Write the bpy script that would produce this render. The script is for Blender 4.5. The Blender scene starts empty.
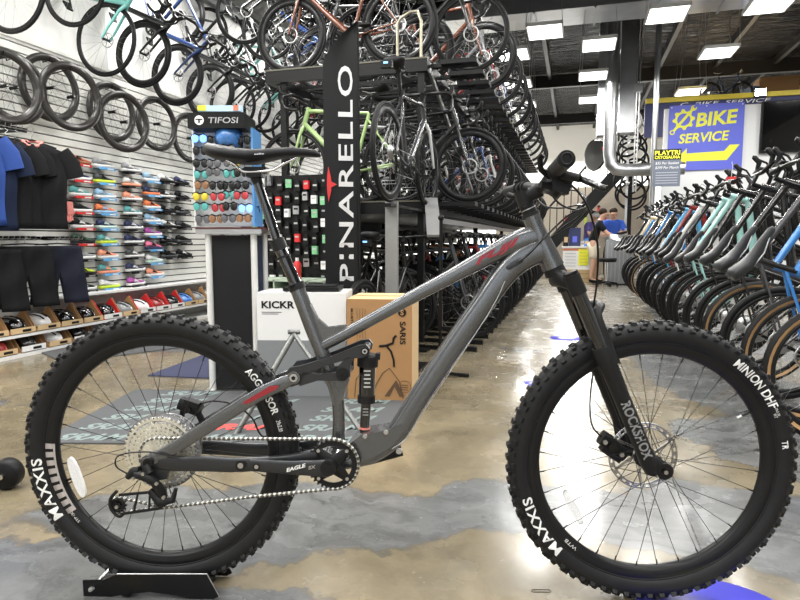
import bpy, math, random
from math import sin, cos, pi, radians as RAD
from mathutils import Vector as V, Matrix, Euler
random.seed(7)
SC = bpy.context.scene
COL = SC.collection

# ---------------------------------------------------------------- camera
H = 0.95
PITCH = math.atan(60 / 600.0)
YAW = math.atan(175 / 603.0)
cd = bpy.data.cameras.new('camera'); cam = bpy.data.objects.new('camera', cd); COL.objects.link(cam)
cam.location = (0, 0, H)
cam.rotation_euler = (pi / 2 - PITCH, 0, YAW)
cd.sensor_width = 36; cd.lens = 27.0; cd.clip_start = 0.05; cd.clip_end = 100
SC.camera = cam
HF = V((-sin(YAW), cos(YAW), 0)); RT = V((cos(YAW), sin(YAW), 0))
FW = HF * cos(PITCH) - V((0, 0, 1)) * sin(PITCH); UP = RT.cross(FW)
CAM = V((0, 0, H))
def ray(px, py): return FW * 600 + RT * (px - 400) - UP * (py - 300)
def on_floor(px, py, z=0.0):
    d = ray(px, py); return CAM + d * ((z - H) / d.z)
def at_x(px, py, x):
    d = ray(px, py); return CAM + d * (x / d.x)
def at_y(px, py, y):
    d = ray(px, py); return CAM + d * (y / d.y)

# ---------------------------------------------------------------- world, lights, exposure
w = bpy.data.worlds.new('world'); SC.world = w; w.use_nodes = True
w.node_tree.nodes['Background'].inputs[0].default_value = (0.75, 0.85, 1, 1)
w.node_tree.nodes['Background'].inputs[1].default_value = 0.12
SC.view_settings.view_transform = 'Standard'; SC.view_settings.look = 'None'
SC.view_settings.gamma = 1.0; SC.view_settings.exposure = 0.68
SC.cycles.use_denoising = True
SC.cycles.max_bounces = 6; SC.cycles.diffuse_bounces = 3; SC.cycles.glossy_bounces = 3; SC.cycles.transparent_max_bounces = 12
SC.cycles.sample_clamp_indirect = 4.0
def area_lamp(name, loc, sx, sy, power, rot=(0, 0, 0), color=(1, 0.985, 0.95)):
    l = bpy.data.lights.new(name, 'AREA'); l.shape = 'RECTANGLE'; l.size = sx; l.size_y = sy
    l.energy = power; l.color = color
    o = bpy.data.objects.new(name, l); o.location = loc; o.rotation_euler = rot; COL.objects.link(o); return o
# the shop's other ceiling panels, overhead and behind the camera
for lx in (-4.0, -2.6, -1.1, 0.6, 2.2, 4.0):
    for ly in (-1.6, 0.9, 3.4, 5.9):
        area_lamp('unseen_ceiling_lamp', (lx, ly, 4.0), 0.6, 0.9, 27 if lx > -2 else 40)
# daylight from the shop front windows behind the camera
area_lamp('shopfront_daylight', (0.8, -2.9, 1.9), 4.5, 2.2, 28, (RAD(82), 0, 0), (0.85, 0.92, 1.0))

# ---------------------------------------------------------------- materials
MATS = {}
def new_mat(name):
    m = bpy.data.materials.new(name); m.use_nodes = True
    nt = m.node_tree; b = nt.nodes['Principled BSDF']; return m, nt, b
def mat(name, color, rough=0.5, metal=0.0, var=0.08, scale=30.0, bump=0.0, coat=0.0, emit=0.0):
    if name in MATS: return MATS[name]
    if max(color) < .03: color = tuple(c * .55 for c in color)
    m, nt, b = new_mat(name)
    N = nt.nodes; L = nt.links
    tc = N.new('ShaderNodeTexCoord'); no = N.new('ShaderNodeTexNoise'); no.inputs['Scale'].default_value = scale
    no.inputs['Detail'].default_value = 3
    L.new(tc.outputs['Object'], no.inputs['Vector'])
    mx = N.new('ShaderNodeMix'); mx.data_type = 'RGBA'
    c = color
    mx.inputs[6].default_value = (c[0] * (1 - var), c[1] * (1 - var), c[2] * (1 - var), 1)
    mx.inputs[7].default_value = (min(1, c[0] * (1 + var)), min(1, c[1] * (1 + var)), min(1, c[2] * (1 + var)), 1)
    L.new(no.outputs['Fac'], mx.inputs[0]); L.new(mx.outputs[2], b.inputs['Base Color'])
    b.inputs['Roughness'].default_value = rough; b.inputs['Metallic'].default_value = metal
    b.inputs['Coat Weight'].default_value = coat
    if max(color) < .06 and metal < .2 and rough > .25: b.inputs['Specular IOR Level'].default_value = .22
    if bump:
        bp_ = N.new('ShaderNodeBump'); bp_.inputs['Strength'].default_value = bump; bp_.inputs['Distance'].default_value = 0.01
        L.new(no.outputs['Fac'], bp_.inputs['Height']); L.new(bp_.outputs['Normal'], b.inputs['Normal'])
    if emit:
        b.inputs['Emission Color'].default_value = (c[0], c[1], c[2], 1); b.inputs['Emission Strength'].default_value = emit
    MATS[name] = m; return m
RUBBER = mat('tyre_rubber', (0.028, 0.028, 0.029), 0.45, var=0.25, scale=60)
RUBBER2 = mat('shop_tyre_rubber', (0.013, 0.013, 0.014), 0.5, var=0.2)
TAN = mat('tan_sidewall', (0.42, 0.25, 0.11), 0.6)
RIMB = mat('black_rim', (0.022, 0.022, 0.023), 0.3, var=0.2)
BLACK = mat('black_paint', (0.008, 0.008, 0.0085), 0.28, coat=0.3)
SATIN = mat('satin_black', (0.022, 0.022, 0.023), 0.42)
GLOSSB = mat('gloss_black', (0.008, 0.008, 0.009), 0.08, coat=1.0)
PLASTIC = mat('black_plastic', (0.011, 0.011, 0.012), 0.45)
GREY = mat('frame_grey', (0.135, 0.138, 0.143), 0.27, metal=0.75, var=0.04, coat=0.35)
GREYD = mat('frame_dark_grey', (0.03, 0.031, 0.034), 0.35, metal=0.4, var=0.05, coat=0.2)
CHROME = mat('chrome', (0.75, 0.75, 0.76), 0.12, metal=1.0, var=0.03)
STEEL = mat('steel', (0.55, 0.55, 0.55), 0.32, metal=1.0, var=0.1)
GALV = mat('galvanised', (0.42, 0.43, 0.44), 0.3, metal=0.9, var=0.25, scale=4)
CASS = mat('cassette_nickel', (0.95, 0.88, 0.76), 0.42, metal=1.0, var=0.2)
CHAINM = mat('chain_nickel', (0.9, 0.87, 0.8), 0.4, metal=1.0, var=0.2)
RED = mat('decal_red', (0.3, 0.02, 0.03), 0.4)
REDB = mat('bright_red', (0.6, 0.025, 0.025), 0.45)
WHITE = mat('white', (0.8, 0.8, 0.79), 0.5, var=0.03)
LETTER = mat('lettering_white', (0.85, 0.85, 0.83), 0.5, var=0.02)
REFL = mat('reflector', (0.8, 0.8, 0.8), 0.25, var=0.1, scale=200, bump=0.3)
SPOKE = mat('spoke_black', (0.03, 0.03, 0.03), 0.3, metal=0.7)
SPOKES_S = mat('spoke_steel', (0.35, 0.35, 0.35), 0.3, metal=0.9)
SADDLE = mat('saddle_black', (0.018, 0.018, 0.02), 0.45, var=0.1)
SADDLEG = mat('saddle_grey', (0.032, 0.033, 0.035), 0.42, var=0.1)
CARD = mat('cardboard', (0.36, 0.195, 0.08), 0.75, var=0.05, scale=12)
CARDL = mat('cardboard_pale', (0.62, 0.44, 0.24), 0.75, var=0.05)
INK = mat('print_black', (0.015, 0.015, 0.015), 0.6)
INKB = mat('print_brown', (0.09, 0.05, 0.025), 0.7)
RACKM = mat('rack_black', (0.01, 0.01, 0.0105), 0.38, var=0.15)
CLOTH = mat('black_cloth', (0.013, 0.013, 0.015), 0.85, var=0.2, scale=80, bump=0.2)

# ---------------------------------------------------------------- mesh building
class MB:
    def __init__(s): s.v = []; s.f = []; s.m = []; s.s = []; s.mats = []
    def mi(s, m):
        if m not in s.mats: s.mats.append(m)
        return s.mats.index(m)
    def add(s, vs, fs, m, smooth=True, T=None):
        o = len(s.v); k = s.mi(m)
        if T is not None: vs = [T @ V(p) for p in vs]
        s.v += [tuple(p) for p in vs]
        for f in fs: s.f.append(tuple(i + o for i in f)); s.m.append(k); s.s.append(smooth)
    def box(s, c, d, m, rot=None, T=None):
        x, y, z = d[0] / 2, d[1] / 2, d[2] / 2
        vs = [V((a * x, b * y, e * z)) for a in (-1, 1) for b in (-1, 1) for e in (-1, 1)]
        if rot is not None:
            R = rot if isinstance(rot, Matrix) else Euler(rot).to_matrix()
            vs = [R @ p for p in vs]
        vs = [p + V(c) for p in vs]
        fs = [(0, 1, 3, 2), (4, 6, 7, 5), (0, 4, 5, 1), (2, 3, 7, 6), (0, 2, 6, 4), (1, 5, 7, 3)]
        s.add(vs, fs, m, False, T)
    def bar(s, a, b, w_, h_, m, T=None):
        a, b = V(a), V(b); d = b - a; L_ = d.length
        q = d.to_track_quat('X', 'Z').to_matrix()
        s.box((a + b) / 2, (L_, w_, h_), m, q, T)
    def tube(s, pts, r, m, seg=8, caps=True, closed=False, T=None, flat=None, smooth=True):
        pts = [V(p) for p in pts]; n = len(pts)
        rs = r if isinstance(r, (list, tuple)) else [r] * n
        tang = []
        for i in range(n):
            if closed: t = pts[(i + 1) % n] - pts[i - 1]
            else: t = pts[min(i + 1, n - 1)] - pts[max(i - 1, 0)]
            if t.length < 1e-9: t = V((0, 0, 1))
            tang.append(t.normalized())
        up = V((0, 1, 0)) if abs(tang[0].y) < 0.9 else V((0, 0, 1))
        nrm = (up - tang[0] * up.dot(tang[0])).normalized()
        vs = []; fs = []
        for i in range(n):
            nrm = (nrm - tang[i] * nrm.dot(tang[i]))
            if nrm.length < 1e-6: nrm = tang[i].orthogonal()
            nrm.normalize(); bn = tang[i].cross(nrm)
            ra, rb = (rs[i] if isinstance(rs[i], (tuple, list)) else (rs[i], rs[i]))
            for k in range(seg):
                a = 2 * pi * k / seg
                ca, sa = cos(a), sin(a)
                if flat:
                    e = 2.0 / flat
                    ca = math.copysign(abs(ca) ** e, ca); sa = math.copysign(abs(sa) ** e, sa)
                vs.append(pts[i] + nrm * ca * ra + bn * sa * rb)
        for i in range(n if closed else n - 1):
            j = (i + 1) % n
            for k in range(seg):
                k2 = (k + 1) % seg
                fs.append((i * seg + k, i * seg + k2, j * seg + k2, j * seg + k))
        s.add(vs, fs, m, smooth, T)
        if caps and not closed:
            s.add([vs[k] for k in range(seg)], [tuple(range(seg))[::-1]], m, False, T)
            s.add([vs[(n - 1) * seg + k] for k in range(seg)], [tuple(range(seg))], m, False, T)
    def cyl(s, a, b, r, m, seg=16, r2=None, T=None): s.tube([a, b], [r, r if r2 is None else r2], m, seg, T=T)
    def lathe(s, prof, m, seg=48, axis='Y', c=(0, 0, 0), T=None, closed=True, smooth=True, ang=(0, 2 * pi)):
        """prof: list of (radius, along axis)"""
        n = len(prof); vs = []; fs = []; full = abs(ang[1] - ang[0] - 2 * pi) < 1e-6
        cnt = seg if full else seg + 1
        for k in range(cnt):
            a = ang[0] + (ang[1] - ang[0]) * k / seg
            for (r, h) in prof:
                if axis == 'Y': p = V((r * cos(a), h, r * sin(a)))
                elif axis == 'Z': p = V((r * cos(a), r * sin(a), h))
                else: p = V((h, r * cos(a), r * sin(a)))
                vs.append(p + V(c))
        for k in range(seg):
            k2 = (k + 1) % cnt
            for i in range(n if closed else n - 1):
                j = (i + 1) % n
                fs.append((k * n + i, k * n + j, k2 * n + j, k2 * n + i))
        s.add(vs, fs, m, smooth, T)
    def prism(s, poly, y0, y1, m, T=None, smooth=False):
        """poly in (x, z), extruded along y"""
        n = len(poly)
        vs = [V((x, y0, z)) for x, z in poly] + [V((x, y1, z)) for x, z in poly]
        fs = [tuple(range(n)), tuple(range(2 * n - 1, n - 1, -1))] + [(i, i + n, (i + 1) % n + n, (i + 1) % n) for i in range(n)]
        s.add(vs, fs, m, smooth, T)
    def ball(s, c, r, m, seg=12, ring=8, T=None):
        r = (r, r, r) if not isinstance(r, (tuple, list)) else r
        vs = []; fs = []
        for i in range(ring + 1):
            t = pi * i / ring
            for k in range(seg):
                a = 2 * pi * k / seg
                vs.append(V((c[0] + r[0] * sin(t) * cos(a), c[1] + r[1] * sin(t) * sin(a), c[2] + r[2] * cos(t))))
        for i in range(ring):
            for k in range(seg):
                k2 = (k + 1) % seg
                fs.append((i * seg + k, (i + 1) * seg + k, (i + 1) * seg + k2, i * seg + k2))
        s.add(vs, fs, m, True, T)
    def loft(s, rings, m, T=None, smooth=True, caps=True):
        n = len(rings[0]); vs = [p for r in rings for p in r]; fs = []
        for i in range(len(rings) - 1):
            for k in range(n):
                k2 = (k + 1) % n
                fs.append((i * n + k, i * n + k2, (i + 1) * n + k2, (i + 1) * n + k))
        if caps: fs.append(tuple(range(n))[::-1]); fs.append(tuple((len(rings) - 1) * n + k for k in range(n)))
        s.add(vs, fs, m, smooth, T)
    def quad(s, a, b, c, d, m): s.add([a, b, c, d], [(0, 1, 2, 3)], m, False)
    def mesh(s, name):
        me = bpy.data.meshes.new(name); me.from_pydata(s.v, [], s.f)
        for m in s.mats: me.materials.append(m)
        me.polygons.foreach_set('material_index', s.m); me.polygons.foreach_set('use_smooth', s.s)
        me.update(); return me
    def obj(s, name, parent=None, loc=None, rot=None): return put(name, s.mesh(name), parent, loc, rot)
def put(name, me, parent=None, loc=None, rot=None):
    o = bpy.data.objects.new(name, me); COL.objects.link(o)
    if parent is not None: o.parent = parent
    if loc is not None: o.location = loc
    if rot is not None: o.rotation_euler = rot
    return o
def tag(o, label, cat, group=None, kind=None):
    o['label'] = label; o['category'] = cat
    if group: o['group'] = group
    if kind: o['kind'] = kind
    return o
def thing(name, label, cat, loc=(0, 0, 0), rot=(0, 0, 0), group=None):
    o = bpy.data.objects.new(name, None); COL.objects.link(o); o.location = loc; o.rotation_euler = rot
    o.empty_display_size = 0.1
    return tag(o, label, cat, group)
def struct(name, mb, **k):
    o = mb.obj(name, **k); o['kind'] = 'structure'; return o
def copy_tree(o, parent=None):
    c = o.copy(); COL.objects.link(c)
    if parent is not None: c.parent = parent
    for ch in [x for x in KIDS.get(o.name, [])]: copy_tree(ch, c)
    return c
KIDS = {}
def index_kids(root):
    KIDS[root.name] = list(root.children)
    for c in root.children: index_kids(c)
def text_verts(s, size=1.0, shear=0.0, bold=0.0, extrude=0.0, spacing=1.0):
    """flat lettering as (verts, faces), x right y up, centred"""
    c = bpy.data.curves.new('lettering', 'FONT'); c.body = s; c.size = size; c.shear = shear; c.offset = bold
    c.extrude = extrude; c.align_x = 'CENTER'; c.align_y = 'CENTER'; c.space_character = spacing; c.resolution_u = 3
    o = bpy.data.objects.new('lettering', c); COL.objects.link(o)
    dg = bpy.context.evaluated_depsgraph_get(); dg.update()
    me = bpy.data.meshes.new_from_object(o.evaluated_get(dg))
    vs = [v.co.copy() for v in me.vertices]; fs = [tuple(p.vertices) for p in me.polygons]
    bpy.data.objects.remove(o); bpy.data.curves.remove(c); bpy.data.meshes.remove(me)
    if vs:
        x0 = min(v.x for v in vs); x1 = max(v.x for v in vs); y0 = min(v.y for v in vs); y1 = max(v.y for v in vs)
        for v in vs: v.x -= (x0 + x1) / 2; v.y -= (y0 + y1) / 2
    return vs, fs
def text_fit(s, w_, h_, **k):
    vs, fs = text_verts(s, **k)
    x = max(v.x for v in vs) * 2; y = max(v.y for v in vs) * 2
    for v in vs: v.x *= w_ / x; v.y *= h_ / y
    return vs, fs
def text_on(mb, s, w_, h_, T, m, **k):
    """lettering laid in the XZ plane facing -Y, through matrix T"""
    vs, fs = text_fit(s, w_, h_, **k)
    mb.add([V((v.x, -v.z, v.y)) for v in vs], fs, m, False, T)
# ================================================================ the building
def floor_mat():
    m, nt, b = new_mat('polished_concrete'); N = nt.nodes; L = nt.links
    def nd(t, **k):
        n = N.new(t)
        for a, v in k.items(): setattr(n, a, v)
        return n
    def math_(op, a, bb=None, c=None, clamp=False):
        n = nd('ShaderNodeMath', operation=op, use_clamp=clamp)
        for i, x in enumerate((a, bb, c)):
            if x is None: continue
            if isinstance(x, (int, float)): n.inputs[i].default_value = x
            else: L.new(x, n.inputs[i])
        return n.outputs[0]
    def noise(scale, detail=5, rough=0.55, vec=None, dist=0.0):
        n = nd('ShaderNodeTexNoise'); n.inputs['Scale'].default_value = scale; n.inputs['Detail'].default_value = detail
        n.inputs['Roughness'].default_value = rough; n.inputs['Distortion'].default_value = dist
        L.new(vec or tc.outputs['Object'], n.inputs['Vector']); return n.outputs['Fac']
    tc = nd('ShaderNodeTexCoord')
    # warped position
    wn = nd('ShaderNodeTexNoise'); wn.inputs['Scale'].default_value = 2.2; wn.inputs['Detail'].default_value = 8; wn.inputs['Roughness'].default_value = 0.62
    L.new(tc.outputs['Object'], wn.inputs['Vector'])
    sub = nd('ShaderNodeVectorMath', operation='SUBTRACT'); L.new(wn.outputs['Color'], sub.inputs[0]); sub.inputs[1].default_value = (0.5, 0.5, 0.5)
    sc_ = nd('ShaderNodeVectorMath', operation='SCALE'); L.new(sub.outputs[0], sc_.inputs[0]); sc_.inputs['Scale'].default_value = 0.55
    ad = nd('ShaderNodeVectorMath', operation='ADD'); L.new(tc.outputs['Object'], ad.inputs[0]); L.new(sc_.outputs[0], ad.inputs[1])
    pos = ad.outputs[0]
    # grey overlay patches: ellipses (x, y, rx, ry, rot)
    patches = [(-1.05, 1.78, 0.75, 0.30, 0.25), (-0.15, 2.1, 0.6, 0.22, 0.3), (0.7, 2.2, 0.9, 0.28, 0.2), (-1.45, 1.28, 0.5, 0.17, 0.25), (-0.85, 1.33, 0.3, 0.12, 0.3),
               (1.0, 4.3, 0.45, 1.3, 0.25), (0.85, 3.1, 0.35, 0.5, 0.3), (1.6, 7.5, 0.6, 2.5, 0.1), (-3.6, 4.4, 0.5, 0.25, 0.2), (-0.35, 1.3, 0.3, 0.07, 0.3)]
    acc = None
    for (x, y, rx, ry, rt) in patches:
        mp = nd('ShaderNodeMapping', vector_type='TEXTURE'); mp.inputs['Location'].default_value = (x, y, 0)
        mp.inputs['Rotation'].default_value = (0, 0, rt); mp.inputs['Scale'].default_value = (rx, ry, 1)
        L.new(pos, mp.inputs['Vector'])
        ln = nd('ShaderNodeVectorMath', operation='LENGTH'); L.new(mp.outputs[0], ln.inputs[0])
        v = math_('SUBTRACT', 1.0, ln.outputs['Value'])
        acc = v if acc is None else math_('MAXIMUM', acc, v)
    n1 = noise(1.3, 7, 0.6)
    v = math_('MULTIPLY', math_('SUBTRACT', n1, 0.62), 3.0)
    acc = math_('MAXIMUM', acc, v)
    mask = math_('MULTIPLY', acc, 14.0, clamp=True)
    edge = math_('SUBTRACT', 1.0, math_('MULTIPLY', math_('ABSOLUTE', math_('SUBTRACT', acc, 0.03)), 22.0, clamp=True))
    # tan base
    r1 = nd('ShaderNodeValToRGB'); e = r1.color_ramp.elements
    e[0].position = 0.3; e[0].color = (0.1, 0.082, 0.053, 1); e[1].position = 0.72; e[1].color = (0.27, 0.22, 0.14, 1)
    k = r1.color_ramp.elements.new(0.5); k.color = (0.178, 0.148, 0.095, 1)
    L.new(noise(2.6, 9, 0.68, pos), r1.inputs[0])
    r2 = nd('ShaderNodeValToRGB'); e = r2.color_ramp.elements
    e[0].position = 0.3; e[0].color = (0.055, 0.056, 0.055, 1); e[1].position = 0.75; e[1].color = (0.19, 0.193, 0.193, 1)
    mp = nd('ShaderNodeMapping'); mp.inputs['Rotation'].default_value = (0, 0, -0.25); mp.inputs['Scale'].default_value = (1.4, 5.0, 1); L.new(pos, mp.inputs['Vector'])
    L.new(noise(2.2, 9, 0.65, mp.outputs[0], 0.8), r2.inputs[0])
    mx = nd('ShaderNodeMix', data_type='RGBA'); L.new(mask, mx.inputs[0]); L.new(r1.outputs[0], mx.inputs[6]); L.new(r2.outputs[0], mx.inputs[7])
    mx2 = nd('ShaderNodeMix', data_type='RGBA'); L.new(math_('MULTIPLY', edge, 0.45), mx2.inputs[0]); L.new(mx.outputs[2], mx2.inputs[6]); mx2.inputs[7].default_value = (0.06, 0.05, 0.035, 1)
    # further down the aisle the slab is greyer
    sep = nd('ShaderNodeSeparateXYZ'); L.new(pos, sep.inputs[0])
    far = math_('MULTIPLY', math_('SUBTRACT', sep.outputs['Y'], 4.5), 0.16, clamp=True)
    mx3 = nd('ShaderNodeMix', data_type='RGBA'); L.new(math_('MULTIPLY', far, 0.55), mx3.inputs[0]); L.new(mx2.outputs[2], mx3.inputs[6]); mx3.inputs[7].default_value = (0.2, 0.195, 0.17, 1)
    # saw-cut joints
    jx = math_('ABSOLUTE', math_('SUBTRACT', math_('FRACT', math_('DIVIDE', math_('ADD', math_('MULTIPLY', sep_o(nt, tc, 'Y'), 1.0), 0.25), 2.35)), 0.5))
    jy = math_('ABSOLUTE', math_('SUBTRACT', math_('FRACT', math_('DIVIDE', math_('ADD', sep_o(nt, tc, 'X'), 0.9), 2.6)), 0.5))
    j = math_('LESS_THAN', math_('MINIMUM', jx, jy), 0.0012)
    mx4 = nd('ShaderNodeMix', data_type='RGBA'); L.new(math_('MULTIPLY', j, 0.7), mx4.inputs[0]); L.new(mx3.outputs[2], mx4.inputs[6]); mx4.inputs[7].default_value = (0.03, 0.028, 0.025, 1)
    # fine white scuffs
    sn = noise(16, 6, 0.75, None, 1.5)
    sc2 = math_('MULTIPLY', math_('SUBTRACT', sn, 0.66), 4.0, clamp=True)
    mx5 = nd('ShaderNodeMix', data_type='RGBA'); L.new(math_('MULTIPLY', sc2, 0.5), mx5.inputs[0]); L.new(mx4.outputs[2], mx5.inputs[6]); mx5.inputs[7].default_value = (0.5, 0.48, 0.43, 1)
    L.new(mx5.outputs[2], b.inputs['Base Color'])
    rr = nd('ShaderNodeMapRange'); L.new(noise(5, 5), rr.inputs[0]); rr.inputs[1].default_value = 0.3; rr.inputs[2].default_value = 0.7; rr.inputs[3].default_value = 0.17; rr.inputs[4].default_value = 0.33
    L.new(rr.outputs[0], b.inputs['Roughness']); b.inputs['Coat Weight'].default_value = 0.25; b.inputs['Coat Roughness'].default_value = 0.12
    bp_ = nd('ShaderNodeBump'); bp_.inputs['Strength'].default_value = 0.05; bp_.inputs['Distance'].default_value = 0.01
    L.new(noise(9, 4), bp_.inputs['Height']); L.new(bp_.outputs[0], b.inputs['Normal'])
    return m
def sep_o(nt, tc, ax):
    s_ = nt.nodes.new('ShaderNodeSeparateXYZ'); nt.links.new(tc.outputs['Object'], s_.inputs[0]); return s_.outputs[ax]
f = MB(); f.box((0.5, 12, -0.05), (15, 32, 0.1), floor_mat()); struct('floor', f)

def ceiling_mat():
    m, nt, b = new_mat('black_foil_insulation'); N = nt.nodes; L = nt.links
    tc = N.new('ShaderNodeTexCoord'); mp = N.new('ShaderNodeMapping'); mp.inputs['Scale'].default_value = (1.2, 4.5, 1); L.new(tc.outputs['Object'], mp.inputs[0])
    n = N.new('ShaderNodeTexNoise'); n.inputs['Scale'].default_value = 1.4; n.inputs['Detail'].default_value = 4; n.inputs['Distortion'].default_value = 1.2; L.new(mp.outputs[0], n.inputs['Vector'])
    bp_ = N.new('ShaderNodeBump'); bp_.inputs['Strength'].default_value = 1.0; bp_.inputs['Distance'].default_value = 0.25
    L.new(n.outputs[0], bp_.inputs['Height']); L.new(bp_.outputs[0], b.inputs['Normal'])
    b.inputs['Base Color'].default_value = (0.006, 0.006, 0.007, 1); b.inputs['Roughness'].default_value = 0.2; b.inputs['Specular IOR Level'].default_value = 0.13
    return m
CEIL = ceiling_mat(); BEAM = mat('ceiling_beam', (0.014, 0.014, 0.015), 0.5)
CH = 5.6
f = MB(); f.box((0.5, 12, CH + 0.05), (15, 32, 0.1), CEIL); struct('ceiling', f)
for i, x in enumerate((-3.6, -2.2, -0.8, 0.6, 2.0, 3.4, 4.8)):
    f = MB(); f.box((x, 12, CH - 0.08), (0.09, 31.6, 0.16), BEAM); struct('trim_%d' % (i + 1), f)
for i, y in enumerate((6.5, 12.0, 18.0, 23.5)):
    f = MB(); f.box((0.5, y, CH - 0.2), (14.6, 0.16, 0.34), BEAM); struct('trim_%d' % (i + 8), f)
PAINT = mat('painted_wall', (0.72, 0.72, 0.70), 0.75, var=0.05, scale=1.5, bump=0.05)
PAINTB = mat('back_wall_paint', (0.78, 0.79, 0.80), 0.7, var=0.03, scale=2)
f = MB(); f.box((-4.8, 12, 2.8), (0.1, 32, 5.6), PAINT); struct('wall_left', f)
f = MB(); f.box((0.5, 26.05, 2.8), (15, 0.1, 5.6), PAINTB); f.box((0.5, 25.98, 3.1), (15, 0.05, 0.03), mat('seam', (0.4, 0.4, 0.4), 0.6)); struct('wall_back', f)
f = MB(); f.box((7.95, 12, 2.8), (0.1, 32, 5.6), PAINT); struct('wall_right', f)
f = MB(); f.box((0.5, -4, 0.4), (15, 0.1, 0.8), PAINT); f.box((0.5, -4, 4.6), (15, 0.1, 2.0), PAINT)
for x in (-6, -3.2, -0.4, 2.4, 5.2, 7.6): f.box((x, -4, 2.2), (0.7, 0.1, 2.8), PAINT)
struct('wall_front', f)

# slatwall panels over the left wall: boards with dark grooves between
SLAT = mat('slatwall_board', (0.74, 0.74, 0.70), 0.45, var=0.03, scale=3)
GROOVE = mat('slatwall_groove', (0.035, 0.03, 0.028), 0.8)
f = MB(); z = 0.45
f.box((-4.745, 8.0, 1.565), (0.006, 12.6, 2.24), GROOVE)
while z < 2.66:
    f.box((-4.725, 8.0, z + 0.034), (0.03, 12.6, 0.061), SLAT); z += 0.0735
for y in (3.1, 5.6, 8.05): f.box((-4.708, y, 1.56), (0.004, 0.012, 2.2), SLAT)
struct('wall_slats', f)
f = MB(); f.box((-4.72, 8.0, 2.7), (0.045, 12.6, 0.03), SLAT); struct('trim_20', f)

# service partition with loft above
WTOP = 3.58
f = MB()
f.box((4.785, 13.5, WTOP / 2), (6.23, 0.12, WTOP), PAINTB)
struct('wall_service', f)
f = MB(); f.box((4.75, 15.5, WTOP + .08), (6.3, 4.0, 0.08), mat('loft_deck', (0.3, 0.22, 0.12), 0.7)); struct('trim_21', f)

# ---- ceiling light panels in view
PANEL = mat('light_diffuser', (1.0, 0.99, 0.96), 0.5, var=0.0, emit=3.0)
def ceiling_light(x, y, z=4.0, w_=0.5, l_=0.62, power=26, label='', lit=True):
    t = thing('ceiling_light', label, 'ceiling light', (x, y, z), group='square light panels over the aisle')
    f = MB()
    for sx in (-1, 1): f.box((sx * w_ / 2, 0, 0.02), (0.02, l_ + 0.02, 0.05), WHITE); f.box((0, sx * l_ / 2, 0.02), (w_, 0.02, 0.05), WHITE)
    f.box((0, 0, 0.04), (w_, l_, 0.01), WHITE); f.obj('housing', t)
    f = MB(); f.box((0, 0, 0.0), (w_ - 0.02, l_ - 0.02, 0.01), PANEL); f.obj('diffuser', t)
    for sx in (-1, 1):
        f = MB(); f.cyl((sx * w_ / 2, -l_ / 2, 0.04), (sx * w_ * 0.3, -l_ / 2, CH - 4.0 - 0.02), 0.003, STEEL, 4); f.cyl((sx * w_ / 2, l_ / 2, 0.04), (sx * w_ * 0.3, l_ / 2, CH - 4.0 - 0.02), 0.003, STEEL, 4); f.obj('hanging_wire', t)
    area_lamp('panel_lamp', (x, y, z - 0.03), w_, l_, power)
ord_ = ['first', 'second', 'third', 'last']
for name, pts in {'outer': [(770, 5), (718, 53), (690, 92)], 'pole': [(667, 15)], 'middle': [(599, 45), (593, 76), (591, 100)],
                  'duct': [(545, 32)], 'rack side': [(513, 55), (518, 84), (524, 105)]}.items():
    for i, p in enumerate(pts):
        q = on_floor(p[0], p[1], 4.0)
        lab = ('square light panel under the black roof, %s one of the %s row' % (ord_[i], name)) if len(pts) > 1 else ('square light panel on its own under the duct, ' + ('above the steel pole' if p[0] == 667 else 'over the middle of the aisle'))
        ceiling_light(q.x, q.y, label=lab)
for x, y in ((3.4, 16.5), (0.0, 17.5), (0.0, 22.5), (-2.5, 18.5), (-2.5, 23), (-3.2, 10.5), (4.6, 11), (2.2, 22), (-3.8, 8.2), (3.3, 9.0), (0.5, 24), (-1.5, 21)):  # lamps added without panels, strongest at the back to brighten its walls
    area_lamp('unseen_ceiling_lamp', (x, y, 4.2), 0.6, 0.9, 42 if y < 12 else 270)

# ---- ducts
def duct(name, label, build, cat='duct'):
    f = MB(); build(f); return tag(f.obj(name), label, cat)
def b1(f):
    f.box((1.2, 10.2, 4.72), (6.6, 0.75, 0.56), GALV)
    for x in (-1.6, -0.7, 0.2, 1.1, 2.0, 2.9, 3.8): f.box((x, 10.2, 4.72), (0.03, 0.8, 0.62), GALV)
    for x in (-1.2, 2.4): 
        for y in (9.85, 10.55): f.cyl((x, y, 4.98), (x, y, CH), 0.008, STEEL, 6)
duct('ventilation_duct', 'long galvanised box duct crossing under the roof', b1)
def b2(f):
    x, y = 0.56, 13.0
    f.box((x - 0.02, y, 4.3), (0.36, 0.3, 2.55), GALV)
    for z in (3.4, 4.2, 5.0): f.box((x - 0.02, y, z), (0.38, 0.32, 0.03), GALV)
duct('rectangular_duct', 'broad galvanised duct dropping behind the round pipe', b2)
def b2b(f):
    x, y = 0.92, 13.1
    f.box((x, y, 4.35), (0.3, 0.3, 2.45), GALV)
    for z in (3.3, 4.0, 4.7): f.box((x, y, z), (0.32, 0.32, 0.025), GALV)
    f.box((x, y, 3.1), (0.34, 0.34, 0.05), GALV)
duct('rectangular_duct', 'panelled square duct between the round pipe and the pole', b2b)
def b3(f):
    x, y = 0.6, 12.6
    P = [(x, y, CH), (x, y, 2.62), (x + 0.03, y, 2.42), (x + 0.12, y, 2.33), (x + 0.3, y, 2.3), (x + 1.35, y, 2.3)]
    f.tube(P, 0.12, GALV, 18)
    for p, q in (((x, y, 3.9), (x, y, 3.93)), ((x, y, 3.1), (x, y, 3.13)), ((x + 0.35, y, 2.3), (x + 0.38, y, 2.3)), ((x + 0.9, y, 2.3), (x + 0.93, y, 2.3))): f.cyl(p, q, 0.128, GALV, 18)
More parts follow.
